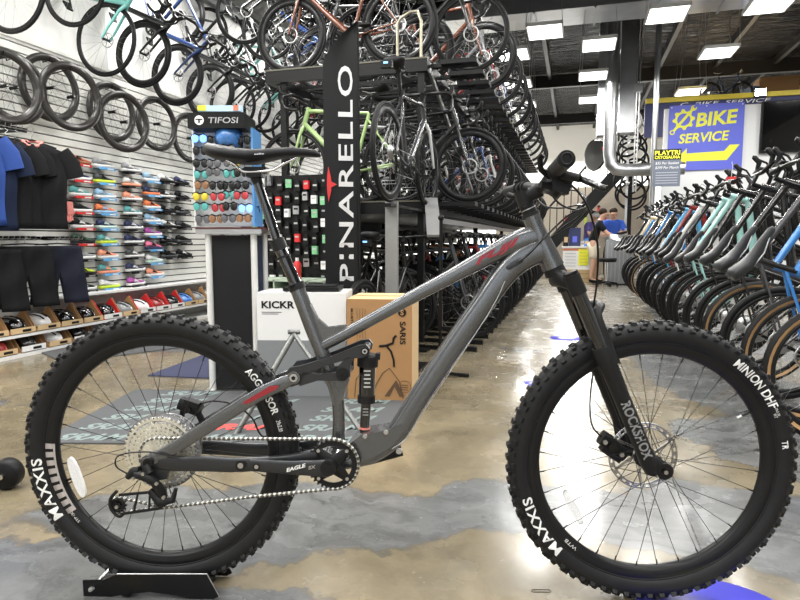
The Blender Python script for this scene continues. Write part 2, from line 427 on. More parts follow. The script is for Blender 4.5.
duct('round_duct', 'round galvanised pipe turning a right angle above the workshop', b3, 'pipe')
def b4(f):
    f.cyl((1.36, 12.2, 0), (1.36, 12.2, CH), 0.05, GALV, 14); f.box((1.36, 12.2, 0.01), (0.25, 0.25, 0.02), GALV)
duct('steel_pole', 'tall grey steel pole beside the blue service sign', b4, 'pole')
def b5(f):
    for dx in (0, 0.05): f.cyl((1.08 + dx, 12.9, 1.9), (1.08 + dx, 12.9, CH), 0.014, STEEL, 8)
    f.box((1.1, 12.9, 3.9), (0.16, 0.1, 0.14), GALV)
duct('conduit', 'pair of thin steel conduits beside the pole', b5, 'conduit')

# ---- service signs and screen
BLUE = mat('sign_blue', (0.115, 0.14, 0.66), 0.5, var=0.02)
YEL = mat('sign_yellow', (0.82, 0.82, 0.05), 0.5, var=0.02)
def yplane(y, x=0, z=0, rz=0): return Matrix.Translation((x, y, z)) @ Matrix.Rotation(rz, 4, 'Z')
a = at_y(669.5, 110, 13.4); b_ = at_y(741.5, 168, 13.4); top = at_y(705, 104, 13.4).z
cx = (a.x + b_.x) / 2; W = b_.x - a.x; z0 = at_y(700, 170, 13.4).z; Hs = top - z0; cz = (top + z0) / 2
t = thing('service_sign', 'blue sign with yellow bike service lettering and an arrow', 'sign', (cx, 13.41, cz))
f = MB(); f.box((0, 0, 0), (W, 0.02, Hs), BLUE)
for sx in (-1, 0, 1): f.cyl((sx * W * 0.47, -0.012, Hs * 0.47), (sx * W * 0.47, -0.016, Hs * 0.47), 0.012, WHITE, 8)
f.obj('sign_board', t)
f = MB(); text_on(f, 'BIKE', W * 0.56, Hs * 0.21, Matrix.Translation((W * 0.14, -0.014, Hs * 0.28)) @ Matrix.Rotation(-0.06, 4, 'Y'), YEL, shear=0.15, bold=0.03)
text_on(f, 'SERVICE', W * 0.68, Hs * 0.15, Matrix.Translation((-W * 0.02, -0.014, Hs * 0.0)) @ Matrix.Rotation(-0.04, 4, 'Y'), YEL, shear=0.2, bold=0.025)
f.obj('lettering', t)
f = MB(); f.prism([(-W * .36, -Hs * .3), (-W * .24, -Hs * .16), (-W * .24, -Hs * .24), (W * .26, -Hs * .22), (W * .33, -Hs * .13), (W * .46, -Hs * .13), (W * .3, -Hs * .36), (-W * .24, -Hs * .36), (-W * .24, -Hs * .44)], -0.015, -0.011, YEL); f.obj('arrow', t)
f = MB(); gx, gz = -W * .3, Hs * .28
G = []
for i in range(32):
    r_ = (0.1 if (i % 4) < 2 else 0.078) * W / 1.05; a_ = 2 * pi * i / 32; G.append((gx + 1.6 * r_ * cos(a_), gz + 1.6 * r_ * sin(a_)))
f.prism(G, -0.013, -0.011, YEL); f.prism([(gx + .09 * W * cos(t_ * pi / 8), gz + .09 * W * sin(t_ * pi / 8)) for t_ in range(16)], -0.015, -0.0135, BLUE)
f.bar((gx - .14 * W, -.02, gz - .17 * W), (gx + .12 * W, -.02, gz + .15 * W), 0.006, 0.05, YEL); f.cyl((gx - .15 * W, -.024, gz - .18 * W), (gx - .15 * W, -.016, gz - .18 * W), .05, YEL, 12); f.cyl((gx + .13 * W, -.024, gz + .16 * W), (gx + .13 * W, -.016, gz + .16 * W), .055, YEL, 12)
f.cyl((gx - .15 * W, -.026, gz - .18 * W), (gx - .15 * W, -.024, gz - .18 * W), .028, BLUE, 12); f.prism([(gx + .12 * W, gz + .17 * W), (gx + .15 * W, gz + .15 * W), (gx + .2 * W, gz + .22 * W), (gx + .17 * W, gz + .24 * W)], -.027, -.0245, BLUE)
f.obj('gear_and_spanner', t)
# poster on the pole
a = at_y(654, 152, 12.0); b_ = at_y(680, 186, 12.0); W = b_.x - a.x; Hs = a.z - b_.z
t = thing('poster', 'small grey poster with yellow and white lettering in front of the pole', 'poster', ((a.x + b_.x) / 2, 12.03, (a.z + b_.z) / 2))
PG = mat('poster_slate', (0.13, 0.15, 0.2), 0.6)
f = MB(); f.box((0, 0, 0), (W, 0.015, Hs), PG); f.box((0, -0.002, Hs * .42), (W, 0.015, Hs * .3), INK); f.bar((0, 0.03, 0), (0.02, 0.12, 0), .05, .05, STEEL); f.obj('board', t)
f = MB()
text_on(f, 'PLAYTRI', W * .92, Hs * .13, Matrix.Translation((0, -.0115, Hs * .47)), YEL, bold=.03)
text_on(f, 'CRYOSAUNA', W * .92, Hs * .09, Matrix.Translation((0, -.0115, Hs * .34)), YEL, bold=.03)
text_on(f, '$35 Per Session', W * .85, Hs * .085, Matrix.Translation((0, -.009, Hs * .17)), WHITE, shear=.2)
text_on(f, '$299 Per Month', W * .85, Hs * .085, Matrix.Translation((0, -.009, Hs * .04)), WHITE, shear=.2)
for k in range(5): f.box((0, -.0085, -Hs * (.1 + .075 * k)), (W * .8, .002, Hs * .02), mat('small_print', (.4, .42, .46), .6))
f.obj('lettering', t)
a = at_y(763, 104, 13.3)
t = thing('wall_screen', 'black flat screen on the white wall past the service sign', 'screen', (a.x + 0.85, 13.38, at_y(780, 125, 13.3).z - 0.02))
f = MB(); f.box((0, 0, 0), (1.7, 0.06, 0.98), PLASTIC); f.box((0.3, 0.04, 0), (0.3, 0.06, 0.3), PLASTIC); f.obj('casing', t)
f = MB(); f.box((0, -0.033, 0.01), (1.64, 0.004, 0.92), GLOSSB); f.obj('screen_glass', t)
# loft fascia
NAVY = mat('navy_fascia', (0.02, 0.025, 0.12), 0.5); YELB = mat('yellow_beam', (0.7, 0.55, 0.03), 0.45)
f = MB(); f.box((4.6, 13.4, WTOP + .16), (6.6, 0.1, 0.09), YELB); tag(f.obj('loft_beam'), 'yellow painted beam along the loft edge above the blue sign', 'beam')
t = thing('fascia_banner', 'dark banner strip of white letters under the yellow beam', 'banner', (2.75, 13.42, WTOP + .06))
f = MB(); f.box((0, 0, 0), (2.6, 0.03, 0.11), NAVY); f.obj('board', t)
f = MB(); text_on(f, 'C  BIKE  SERVICE', 1.6, 0.07, Matrix.Translation((0, -0.018, 0)), LETTER, shear=.2); f.obj('lettering', t)
f = MB(); f.box((1.47, 13.45, WTOP - .2), (0.36, 0.05, 0.7), NAVY); tag(f.obj('blue_panel'), 'dark blue panel between the pole and the service wall', 'panel')
# ================================================================ bicycle library for the shop stock
def wheel_meshes(kind):
    """(tyre, rim, spokes) meshes about the origin, axle along y"""
    tw = {'road': 0.014, 'gravel': 0.021, 'mtb': 0.028, 'deep': 0.014}[kind.split('_')[0]]
    R = 0.34; side = TAN if kind.endswith('tan') else RUBBER2
    seg = 44
    f = MB(); rc = R - tw
    prof = [(rc + tw * cos(a), tw * sin(a)) for a in [k * 2 * pi / 8 for k in range(8)]]
    if kind.endswith('tan'):
        f.lathe(prof[6:] + prof[:3], RUBBER2, seg, closed=False)
        f.lathe(prof[2:7], side, seg, closed=False)
    else: f.lathe(prof, RUBBER2, seg)
    if kind.startswith('mtb'):
        for k in range(44):
            a = 2 * pi * k / 44
            for yy in (-0.6, 0.6): f.box(((R - 0.004) * cos(a), yy * tw, (R - 0.004) * sin(a)), (0.012, tw * 0.7, 0.016), RUBBER2, Euler((0, -a, 0)).to_matrix())
    tyre = f.mesh('tire')
    f = MB(); d = 0.055 if kind.startswith('deep') else 0.024
    ro = R - 2 * tw + 0.004; wv = min(tw, 0.013)
    f.lathe([(ro, -wv), (ro, wv), (ro - d * .7, wv * .8), (ro - d, 0), (ro - d * .7, -wv * .8)], RIMB, seg)
    rim = f.mesh('rim')
    f = MB(); n = 20; ri = ro - d
    for k in range(n):
        a = 2 * pi * k / n; s_ = -1 if k % 2 else 1; b = a + (0.6 if (k // 2) % 2 else -0.6)
        f.tube([(0.02 * cos(b), s_ * 0.028, 0.02 * sin(b)), (ri * cos(a), 0, ri * sin(a))], 0.0011, SPOKES_S, 3, caps=False)
    f.cyl((0, -0.045, 0), (0, 0.045, 0), 0.013, BLACK, 8); f.lathe([(0.058, 0.02), (0.07, 0.02), (0.07, 0.022), (0.058, 0.022)], STEEL, 24)
    for k in range(5): f.bar((.012 * cos(k * 1.257), .021, .012 * sin(k * 1.257)), (.06 * cos(k * 1.257 + .5), .021, .06 * sin(k * 1.257 + .5)), .002, .005, SATIN)
    return tyre, rim, f.mesh('spokes')
WM = {}
def wheels(kind):
    if kind not in WM: WM[kind] = wheel_meshes(kind)
    return WM[kind]
GEO = dict(R=0.34, bb=(0.42, 0.28), st=(0.27, 0.78), ht=(0.84, 0.86), hb=(0.885, 0.72), fa=(1.0, 0.34))
def bike_frame_mesh(m, mf, fat=1.0):
    f = MB(); P = lambda k, y=0.0: (GEO[k][0], y, GEO[k][1])
    f.cyl(P('ht'), P('hb'), 0.022 * fat, m, 8)
    f.tube([P('hb'), (0.65, 0, 0.49), P('bb')], [0.022 * fat, 0.025 * fat, 0.026 * fat], m, 8)
    f.tube([(0.85, 0, 0.83), P('st')], [0.018 * fat, 0.014 * fat], m, 8)
    f.cyl(P('bb'), P('st'), 0.016 * fat, m, 8); f.cyl(P('bb', -.04), P('bb', .04), 0.024, m, 8)
    for s_ in (-1, 1):
        f.tube([P('bb', s_ * .02), (.3, s_ * .032, .29), (0, s_ * .06, .34)], [.012, .011, .008], m, 6)
        f.tube([(.285, s_ * .012, .73), (.2, s_ * .035, .62), (0, s_ * .06, .34)], [.009, .008, .007], m, 6)
    return f.mesh('frame')
def fork_mesh(m, fat=1.0, sus=False):
    f = MB(); hb = GEO['hb']; fa = GEO['fa']
    f.cyl((hb[0] - .003, 0, hb[1] + .01), (hb[0] + .008, 0, hb[1] - .03), .022 * fat, m, 8)
    for s_ in (-1, 1):
        if sus:
            f.cyl((hb[0] + .01, s_ * .06, hb[1] - .03), (.95, s_ * .06, .5), .016, BLACK, 8); f.cyl((.94, s_ * .06, .53), (fa[0], s_ * .06, fa[1]), .021, m, 8)
        else: f.tube([(hb[0] + .008, s_ * .01, hb[1] - .03), (.91, s_ * .04, .63), (.96, s_ * .052, .46), (fa[0], s_ * .055, fa[1])], [.018, .015, .012, .009], m, 8)
    if sus: f.box((hb[0] + .01, 0, hb[1] - .035), (.05, .15, .03), m)
    return f.mesh('fork')
def bar_mesh(kind):
    f = MB(); ht = GEO['ht']
    if kind == 'drop':
        cx_, cz_ = 0.9, 0.93
        f.cyl((ht[0], 0, ht[1]), (ht[0] - .015, 0, ht[1] + .06), .016, BLACK, 8); f.tube([(ht[0] - .012, 0, ht[1] + .055), (cx_, 0, cz_)], .014, BLACK, 8)
        for s_ in (-1, 1):
            f.tube([(cx_, 0, cz_), (cx_, s_ * .16, cz_), (cx_ + .02, s_ * .19, cz_), (cx_ + .08, s_ * .2, cz_ - .005), (cx_ + .1, s_ * .205, cz_ - .05), (cx_ + .07, s_ * .21, cz_ - .11), (cx_ + .01, s_ * .215, cz_ - .13), (cx_ - .05, s_ * .22, cz_ - .135)], .0155, BLACK, 7)
            f.tube([(cx_ + .06, s_ * .2, cz_ + .0), (cx_ + .11, s_ * .2, cz_ + .02), (cx_ + .125, s_ * .2, cz_ + .07), (cx_ + .12, s_ * .2, cz_ + .085)], [.014, .019, .019, .012], PLASTIC, 8)
            f.tube([(cx_ + .125, s_ * .2, cz_ + .04), (cx_ + .135, s_ * .2, cz_ - .02), (cx_ + .11, s_ * .195, cz_ - .09)], [.009, .008, .006], PLASTIC, 6)
    else:
        cx_, cz_ = 0.86, 0.97
        f.cyl((ht[0], 0, ht[1]), (ht[0] - .02, 0, ht[1] + .08), .017, BLACK, 8); f.tube([(ht[0] - .018, 0, ht[1] + .07), (cx_, 0, cz_)], .018, BLACK, 8)
        f.tube([(cx_ - .05, -.35, cz_ + .015), (cx_ - .01, -.12, cz_ + .01), (cx_, 0, cz_), (cx_ - .01, .12, cz_ + .01), (cx_ - .05, .35, cz_ + .015)], .012, BLACK, 8)
        for s_ in (-1, 1):
            f.tube([(cx_ - .035, s_ * .23, cz_ + .013), (cx_ - .052, s_ * .36, cz_ + .015)], .018, PLASTIC, 10)
            f.tube([(cx_ - .02, s_ * .2, cz_ - .005), (cx_ + .02, s_ * .22, cz_ - .02), (cx_ + .01, s_ * .32, cz_ - .02)], [.012, .008, .006], PLASTIC, 6)
        f.tube([(cx_, .18, cz_), (cx_ + .12, .1, cz_ + .02), (cx_ + .1, .0, cz_ - .12), (cx_ + .03, -.02, cz_ - .3)], .0025, BLACK, 5)
    return f.mesh('handlebar')
def saddle_rings(L_, W_, z0, x0, tall=0.03, n=14):
    rings = []
    for t_, w_, zt, th in ((0, .35, .0, .5), (.03, .8, .01, .8), (.12, 1.0, .012, 1.0), (.3, .8, -.004, .95), (.5, .42, -.006, .8), (.75, .26, 0, .7), (.95, .22, .002, .55), (1.0, .1, -.004, .3)):
        ring = []
        for k in range(n):
            a = 2 * pi * k / n; zz = sin(a)
            ring.append(V((x0 + L_ * t_, cos(a) * W_ / 2 * w_, z0 + zt + (zz * .35 if zz > 0 else zz) * tall * th)))
        rings.append(ring)
    return rings
def saddle_mesh(m):
    f = MB(); f.loft(saddle_rings(.29, .165, .985, .09, .045), m)
    for s_ in (-1, 1): f.tube([(.13, s_ * .03, .97), (.17, s_ * .022, .945), (.26, s_ * .022, .945), (.34, s_ * .01, .97)], .0035, STEEL, 5)
    f.tube([(.27, 0, .77), (.228, 0, .93)], .0135, BLACK, 8); f.cyl((.226, -.02, .942), (.226, .02, .942), .014, BLACK, 8)
    return f.mesh('saddle')
def crank_mesh():
    f = MB(); bx, bz = GEO['bb']
    f.lathe([(.06, -.052), (.085, -.052), (.085, -.048), (.06, -.048)], SATIN, 28, c=(bx, 0, bz))
    for k in range(5):
        a = 2 * pi * k / 5; f.bar((bx, -.05, bz), (bx + .065 * cos(a), -.05, bz + .065 * sin(a)), .006, .018, BLACK)
    f.tube([(bx, -.062, bz), (bx + .16, -.07, bz - .05)], [(.008, .014), (.007, .01)], BLACK, 8); f.tube([(bx, .05, bz), (bx - .16, .07, bz + .05)], [(.008, .014), (.007, .01)], BLACK, 8)
    for (s_, dx, dz) in ((-1, .16, -.05), (1, -.16, .05)): f.box((bx + dx, s_ * .11, bz + dz), (.09, .07, .015), PLASTIC)
    for k in range(5): f.lathe([(.02, -.04 + .006 * k), (.028 + .007 * k, -.04 + .006 * k), (.028 + .007 * k, -.037 + .006 * k), (.02, -.037 + .006 * k)], STEEL, 20, c=(0, 0, .34))
    f.tube([(bx + .01, -.05, bz + .085), (0, -.04, .375)], .003, STEEL, 4); f.tube([(bx, -.05, bz - .085), (.03, -.04, .2), (-.01, -.04, .2), (-.02, -.04, .26)], .003, STEEL, 4)
    f.tube([(0, -.05, .32), (.01, -.055, .27), (.03, -.045, .2)], [.012, .01, .008], BLACK, 6); f.ball((.03, -.04, .2), (.02, .008, .02), BLACK, 8, 6)
    return f.mesh('crankset')
BAR = {'drop': bar_mesh('drop'), 'flat': bar_mesh('flat')}
SAD = {'black': saddle_mesh(SADDLE), 'grey': saddle_mesh(SADDLEG)}
CRK = crank_mesh(); FR = {}; FK = {}
COLS = {'black': (.012, .012, .013), 'teal': (.2, .55, .52), 'celeste': (.33, .6, .57), 'blue': (.03, .2, .55), 'sky blue': (.08, .4, .75), 'red': (.22, .015, .015), 'white': (.7, .7, .69),
        'grey': (.17, .175, .18), 'dark blue': (.015, .04, .14), 'green': (.35, .5, .2), 'brown': (.15, .045, .02), 'silver': (.5, .5, .5), 'olive': (.12, .13, .07), 'cream': (.62, .52, .33), 'charcoal': (.045, .045, .05), 'orange': (.6, .17, .03)}
def paint(c): return mat('bike_paint_' + c.replace(' ', '_'), COLS[c], 0.25, var=.03, coat=.6)
def make_bike(color, wheel='road', bar='drop', label='', loc=(0, 0, 0), rot=(0, 0, 0), group=None, fork=None, saddle='black', detail=True, steer=0.0, name='bicycle', fat=1.0):
    fork = fork or color; sus = wheel.startswith('mtb')
    t = thing(name, label, 'bicycle', loc, rot, group)
    k = (color, fat)
    if k not in FR: FR[k] = bike_frame_mesh(paint(color), None, fat)
    kf = (fork, fat, sus)
    if kf not in FK: FK[kf] = fork_mesh(paint(fork), fat, sus)
    put('frame', FR[k], t); put('fork', FK[kf], t); put('handlebar', BAR[bar], t); put('saddle', SAD[saddle], t); put('crankset', CRK, t)
    ty, ri, sp = wheels(wheel)
    for nm, p in (('rear_wheel', (0, 0, .34)), ('front_wheel', (1.0, 0, .34))):
        w_ = put(nm, ty, t, p, (0, random.uniform(0, 6.28), 0)); put('rim', ri, w_); put('spokes', sp, w_)
    return t
ORD = ['first', 'second', 'third', 'fourth', 'fifth', 'sixth', 'seventh', 'eighth', 'ninth', 'tenth', 'eleventh', 'twelfth', 'thirteenth', 'fourteenth', 'fifteenth', 'sixteenth', 'seventeenth', 'eighteenth', 'nineteenth', 'twentieth', 'twenty first', 'twenty second', 'twenty third', 'twenty fourth', 'twenty fifth', 'twenty sixth']

# ---- three tier rack on the left of the aisle
Y0, Y1 = 4.95, 13.6; TOPZ = 2.42; MIDZ = 1.27
t = thing('bike_rack', 'long black three tier steel bike rack along the aisle', 'rack', (0, 0, 0))
OLIVE = mat('rack_edge', (0.09, 0.085, 0.06), 0.4)
for x in (-2.5, -1.25):
    for y in (Y0, Y0 + 2.9, Y0 + 5.8, Y1):
        f = MB(); f.box((x, y, (TOPZ + .06) / 2), (0.055, 0.055, TOPZ - .1), RACKM); f.box((x, y, .01), (.14, .14, .02), RACKM); f.obj('post', t)
for z in (MIDZ, TOPZ):
    f = MB()
    for x in (-2.62, -1.22): f.box((x, (Y0 + Y1) / 2, z - .05), (.06, Y1 - Y0 + .06, .09), RACKM)
    f.box((-1.92, Y0 - .03, z - .05), (1.46, .05, .1), RACKM); f.box((-1.92, Y0 - .056, z + .004), (1.46, .01, .012), OLIVE)
    y = Y0 + .1
    while y < Y1:
        f.box((-1.8, y, z - .03), (1.72, .05, .03), RACKM); f.box((-.95, y, z - .02), (.3, .16, .035), RACKM); y += .36
    if z == MIDZ: f.box((-2.62, (Y0 + Y1) / 2, z - .22), (.05, Y1 - Y0, .34), RACKM)  # extra dark beam added to cover the bright gap behind the floor bikes
    if z == MIDZ: f.box((-1.92, (Y0 + Y1) / 2, z - .09), (1.36, Y1 - Y0, .02), RACKM)
    f.obj('upper_deck' if z == TOPZ else 'middle_deck', t)
f = MB(); f.bar((-1.19, Y0 + .03, TOPZ - .08), (-1.19, Y0 + 2.8, MIDZ + .05), .02, .045, STEEL); f.obj('diagonal_brace', t)
f = MB(); f.bar((-1.22, Y0 + .2, MIDZ - .14), (-1.22, Y1 - .3, MIDZ - .14), .03, .05, STEEL); f.obj('truss_rail', t)
f = MB(); y = Y0 + .1
while y < Y1: f.box((-.95, y, .02), (.34, .05, .04), RACKM); f.box((-1.5, y, .02), (.8, .03, .03), RACKM); y += .36
f.obj('floor_trays', t)
tube_pts = [(-1.45, Y0 - .03, TOPZ + .01), (-1.45, Y0 - .03, TOPZ + .3), (-1.42, Y0 - .03, TOPZ + .34), (-1.34, Y0 - .03, TOPZ + .38), (-1.28, Y0 - .03, TOPZ + .38), (-1.25, Y0 - .03, TOPZ + .3), (-1.25, Y0 - .03, TOPZ + .01)]
f = MB(); f.tube(tube_pts, .013, mat('gold_grey', (.35, .33, .25), .35, .7), 8); f.obj('wheel_hoop', t)
tiers = [('top tier', TOPZ, 'black black charcoal brown black grey black red black silver black dark_blue black charcoal black white black olive black black grey black black black'.split()),
         ('middle tier', MIDZ, 'green black white black charcoal dark_blue black silver black red black black grey black black black orange black black charcoal black black black black'.split()),
         ('floor tier', 0.04, 'black charcoal grey black black red black blue black black silver black orange black black white black black charcoal black black black black black'.split())]
for tn, z, cols in tiers:
    for i in range(24):
        c = cols[i].replace('_', ' '); y = Y0 + .12 + i * .36
        inward = (i % 2 == 0)
        wk = random.choice(['road', 'deep', 'gravel', 'road']); bk = random.choice(['drop', 'drop', 'flat'])
        if tn == 'top tier' and i == 0: c = 'brown'; wk = 'deep'; bk = 'drop'
        if tn == 'floor tier': wk = random.choice(['gravel', 'mtb', 'road']); bk = 'flat'
        lab = '%s bike on the %s of the long rack, %s from its near end' % (c, tn, ORD[i])
        if inward: make_bike(c, wk, bk, lab, (-1.48, y, z), (0, 0, pi), 'bikes on the rack ' + tn)
        else: make_bike(c, wk, bk, lab, (-1.93, y, z), (0, 0, 0), 'bikes on the rack ' + tn)
# ---- right row, nose up against a stand
cols = ['blue', 'blue', 'charcoal', 'black', 'black', 'black', 'celeste', 'celeste', 'black', 'white', 'red', 'sky blue', 'black', 'blue', 'cream', 'black', 'charcoal', 'cream', 'blue', 'black', 'charcoal']
wk = ['gravel_tan', 'gravel_tan', 'gravel', 'gravel_tan', 'gravel', 'gravel', 'road', 'gravel', 'mtb', 'road', 'gravel', 'road', 'mtb', 'gravel', 'road', 'road_tan', 'gravel', 'road', 'road', 'gravel', 'road']
yy = 3.15
for i, c in enumerate(cols):
    lab = '%s bike parked nose up opposite the long rack, %s in the row' % (c, ORD[i])
    # rear contact: wheel on the floor, rotated about its axle
    th = RAD(54 + random.uniform(-3, 3)); ax, az = 1.2 + random.uniform(-.03, .03), .34
    ox = ax + .34 * sin(th); oz = az - .34 * cos(th)
    make_bike(c, wk[i], 'drop' if i % 3 != 2 else 'flat', lab, (ox, yy, oz), (0, -th, RAD(random.uniform(-4, 4))), 'bikes parked nose up opposite the rack', saddle='grey' if i < 6 else 'black', fat=1.25, fork=random.choice([c, 'black']))
    yy += .43 if i < 5 else .46
t = thing('bike_stand_rail', 'black steel rail holding up the row of tilted bikes', 'rack', (0, 0, 0))
f = MB(); f.box((2.3, 8.0, 1.5), (.06, 9.8, .06), RACKM); f.box((2.3, 8.0, .75), (.06, 9.8, .06), RACKM); f.obj('rail', t)
for y in (3.2, 6.4, 9.6, 12.8):
    f = MB(); f.box((2.3, y, .75), (.07, .07, 1.5), RACKM); f.box((2.3, y, .015), (.6, .08, .03), RACKM); f.obj('post', t)
# ---- bikes hung on the left wall
hang = [(3.91, 2.92, 'black'), (4.55, 3.18, 'black'), (4.87, 2.83, 'teal'), (5.42, 2.86, 'black'), (5.97, 2.79, 'dark blue'), (6.6, 2.75, 'black')]
y = 7.1; z_ = 2.74; cs = ['black', 'charcoal', 'teal', 'black', 'black', 'red', 'black', 'grey', 'black', 'dark blue', 'black', 'black', 'charcoal', 'black']
for c in cs: hang.append((y, z_ + random.uniform(-.05, .1), c)); y += .42
hp = MB()
for i, (y, zc, c) in enumerate(hang):
    th = RAD(68 if i != 2 else 58) if i > 0 else RAD(70)
    # front axle local (1,0,.34)
    fx = cos(th) * 1.0 + sin(th) * .34; fz = -sin(th) * 1.0 + cos(th) * .34
    ax = -4.33 if i != 2 else -4.3
    make_bike(c, 'deep' if i in (3, 4, 5) else 'road', 'drop', '%s bike hung by its wheel high over the slatwall, %s in the row' % (c, ORD[i]), (ax - fx - 0.0 if False else -4.62 - 0.0 + .0 + 0.0 + (ax + 4.62) - fx, y, zc - fz), (0, th, 0), 'bikes hung over the slatwall', fat=1.15)
# upper second row of hung bikes further in, over the display
for i in range(16):
    y = 5.6 + i * .5; c = random.choice(['black', 'black', 'charcoal', 'dark blue', 'grey', 'black', 'teal', 'red']); th = RAD(80)
    make_bike(c, 'road', 'drop', '%s bike hung from the roof rail in the inner row, %s in it' % (c, ORD[i]), (-3.75, y, 4.05 + random.uniform(-.1, .15)), (0, th, 0), 'bikes hung in the inner row', fat=1.15)
t = thing('hanging_rail', 'black steel rail high over the slatwall carrying the hung bikes', 'rail', (0, 0, 0))
f = MB(); f.box((-4.55, 8.9, 4.1), (.05, 10.4, .05), RACKM); f.box((-3.4, 9.3, 4.6), (.05, 8.6, .05), RACKM); f.obj('rail', t)
for y in (5.4, 9.0, 13.0):
    f = MB(); f.cyl((-3.4, y, 4.6), (-3.4, y, CH), .012, RACKM, 6); f.box((-4.65, y, 4.1), (.2, .04, .04), RACKM); f.obj('bracket', t)
# ---- show bikes at the rack end, facing down the aisle
t = thing('display_post', 'brushed steel display post under the raised black road bike', 'stand', (-1.25, 4.1, 0))
f = MB(); f.box((0, 0, .62), (.09, .03, 1.2), mat('post_steel', (.28, .28, .27), .5, .5)); f.box((0, .1, .01), (.4, .4, .02), RACKM); f.obj('post', t)
f = MB(); f.box((0.0, .5, 1.19), (.08, 1.3, .02), RACKM); f.bar((.06, .95, 1.3), (.24, .3, .98), .11, .02, mat('grey_plate', (.2, .2, .2), .4)); f.obj('wheel_tray', t)
make_bike('charcoal', 'deep', 'drop', 'black road bike raised on the steel post at the rack end', (-1.25, 4.02, 1.21), (0, 0, RAD(88)), fork='silver')
make_bike('black', 'gravel', 'flat', 'black city bike standing on the floor below the raised road bike', (-1.42, 3.95, 0.0), (0, 0, RAD(86)), None)
make_bike('black', 'road', 'drop', 'black road bike standing between the flag and the city bike', (-1.75, 4.2, 0.0), (0, 0, RAD(95)), None)
for (p, nm) in (((-1.245, 3.93 + .02, 2.12), 'raised road bike'), ((-1.41, 3.98, .93), 'city bike')):
    t = thing('tail_light', 'small black tail light with a blue lens under the saddle of the %s' % nm, 'light', p)
    f = MB(); f.box((0, 0.02, 0), (.08, .04, .045), PLASTIC); f.obj('casing', t)
    f = MB(); f.box((0, -.002, .008), (.03, .006, .012), mat('lens_blue', (.2, .45, 1), .3, emit=1.0)); f.obj('lens', t)
# ---- loose wheels on the slatwall
def loose_wheel(y, z, x, yaw, lab):
    ty, ri, sp = wheels('gravel' if 'tyre' in lab else 'road')
    t = thing('loose_wheelset', lab, 'wheel', (x, y, z), (0, 0, yaw), 'loose wheels on the slatwall')
    t.scale = (.9, .9, .9); f = MB(); R = .335
    f.lathe([(R, -.012), (R, .012), (R - .03, .017), (R - .075, .008), (R - .075, -.008), (R - .03, -.017)], LOOSE, 44); f.obj('rim', t)
    put('spokes', LSP, t)
    f = MB(); d_ = (x + 4.70); f.tube([(0, -.03, .3), (0, -.02, .27), (0, d_, .26), (0, d_, .31)], .006, BLACK, 6); f.obj('hook', t)
LOOSE = mat('carbon_rim', (.03, .028, .026), .3, var=.4, scale=8, coat=.4)
g = MB()
for k in range(16):
    a = 2 * pi * k / 16; b = a + (.7 if k % 2 else -.7); g.tube([(.02 * cos(b), (.025 if k % 4 < 2 else -.025), .02 * sin(b)), (.265 * cos(a), 0, .265 * sin(a))], .0012, INK, 3, caps=False)
g.cyl((0, -.05, 0), (0, .05, 0), .016, INK, 12); g.cyl((0, -.06, 0), (0, .06, 0), .007, STEEL, 8); LSP = g.mesh('spokes')
lw = [(4, 86, -4.42, 'cut off where the row starts'), (14, 88, -4.62, 'small one behind the first'), (50, 88, -4.62, 'behind the largest'), (71, 97, -4.4, 'largest and whole'), (112, 112, -4.62, 'behind the narrow front one'),
      (124, 122, -4.42, 'narrow one in front of another'), (157, 124, -4.58, 'over the far shoe columns'), (190, 138, -4.58, 'half behind the sunglasses display'), (214, 142, -4.6, 'last of the row')]
for px, py, x, l in lw:
    q = at_x(px, py, x); loose_wheel(q.y, q.z, x, RAD(78 if x > -4.5 else 84), 'dark deep rimmed wheel hung on the slatwall, ' + l)
# ================================================================ fittings
BEV = []
# ---- shoes on the slatwall
def shoe_mesh(up, sole, acc):
    f = MB(); rings = []
    for (x, w_, h, zc) in ((-.135, .025, .03, .05), (-.13, .055, .075, .055), (-.1, .07, .10, .06), (-.06, .07, .085, .055), (-.02, .075, .065, .05), (.04, .088, .048, .042), (.09, .085, .036, .036), (.125, .06, .026, .03), (.14, .025, .014, .026)):
        rings.append([V((x, w_ / 2 * cos(a), zc + (h * .5 * sin(a) if sin(a) > 0 else .02 * sin(a)))) for a in [2 * pi * k / 12 for k in range(12)]])
    f.loft(rings, up); up_ = f.mesh('upper')
    f = MB(); P = []
    for (x, w_, z) in ((-.14, .04, .0), (-.12, .075, 0), (-.05, .07, .0), (0, .078, .002), (.07, .095, .002), (.12, .075, .006), (.146, .03, .012)):
        P.append([V((x, -w_ / 2, z)), V((x, w_ / 2, z)), V((x, w_ / 2 * 1.04, z + .03)), V((x, -w_ / 2 * 1.04, z + .03))])
    f.loft(P, sole); so = f.mesh('sole')
    f = MB()
    for k in range(5): f.tube([(-.02 + .02 * k, -.022, .076 - .006 * k), (-.015 + .02 * k, 0, .088 - .0075 * k), (-.02 + .02 * k, .022, .076 - .006 * k)], .0035, acc, 5)
    f.prism([(-.07, .05), (-.03, .05), (.03, .035), (.0, .06), (-.05, .08)], -.0395, -.0375, acc); f.prism([(-.07, .05), (-.03, .05), (.03, .035), (.0, .06), (-.05, .08)], .0375, .0395, acc)
    return up_, so, f.mesh('laces')
SC_ = {'white': (.75, .75, .74), 'black': (.02, .02, .022), 'navy': (.02, .03, .09), 'grey': (.3, .31, .32), 'orange': (.85, .22, .08), 'teal': (.1, .35, .36), 'lime': (.6, .75, .05), 'pink': (.85, .2, .35), 'coral': (.9, .35, .22), 'light blue': (.3, .5, .7), 'brown': (.3, .12, .06), 'purple': (.4, .08, .35), 'charcoal': (.06, .065, .07), 'rust': (.55, .16, .08), 'dark green': (.03, .08, .05), 'mint': (.55, .7, .62)}
def smat(c): return mat('shoe_' + c.replace(' ', '_'), SC_[c], .6)
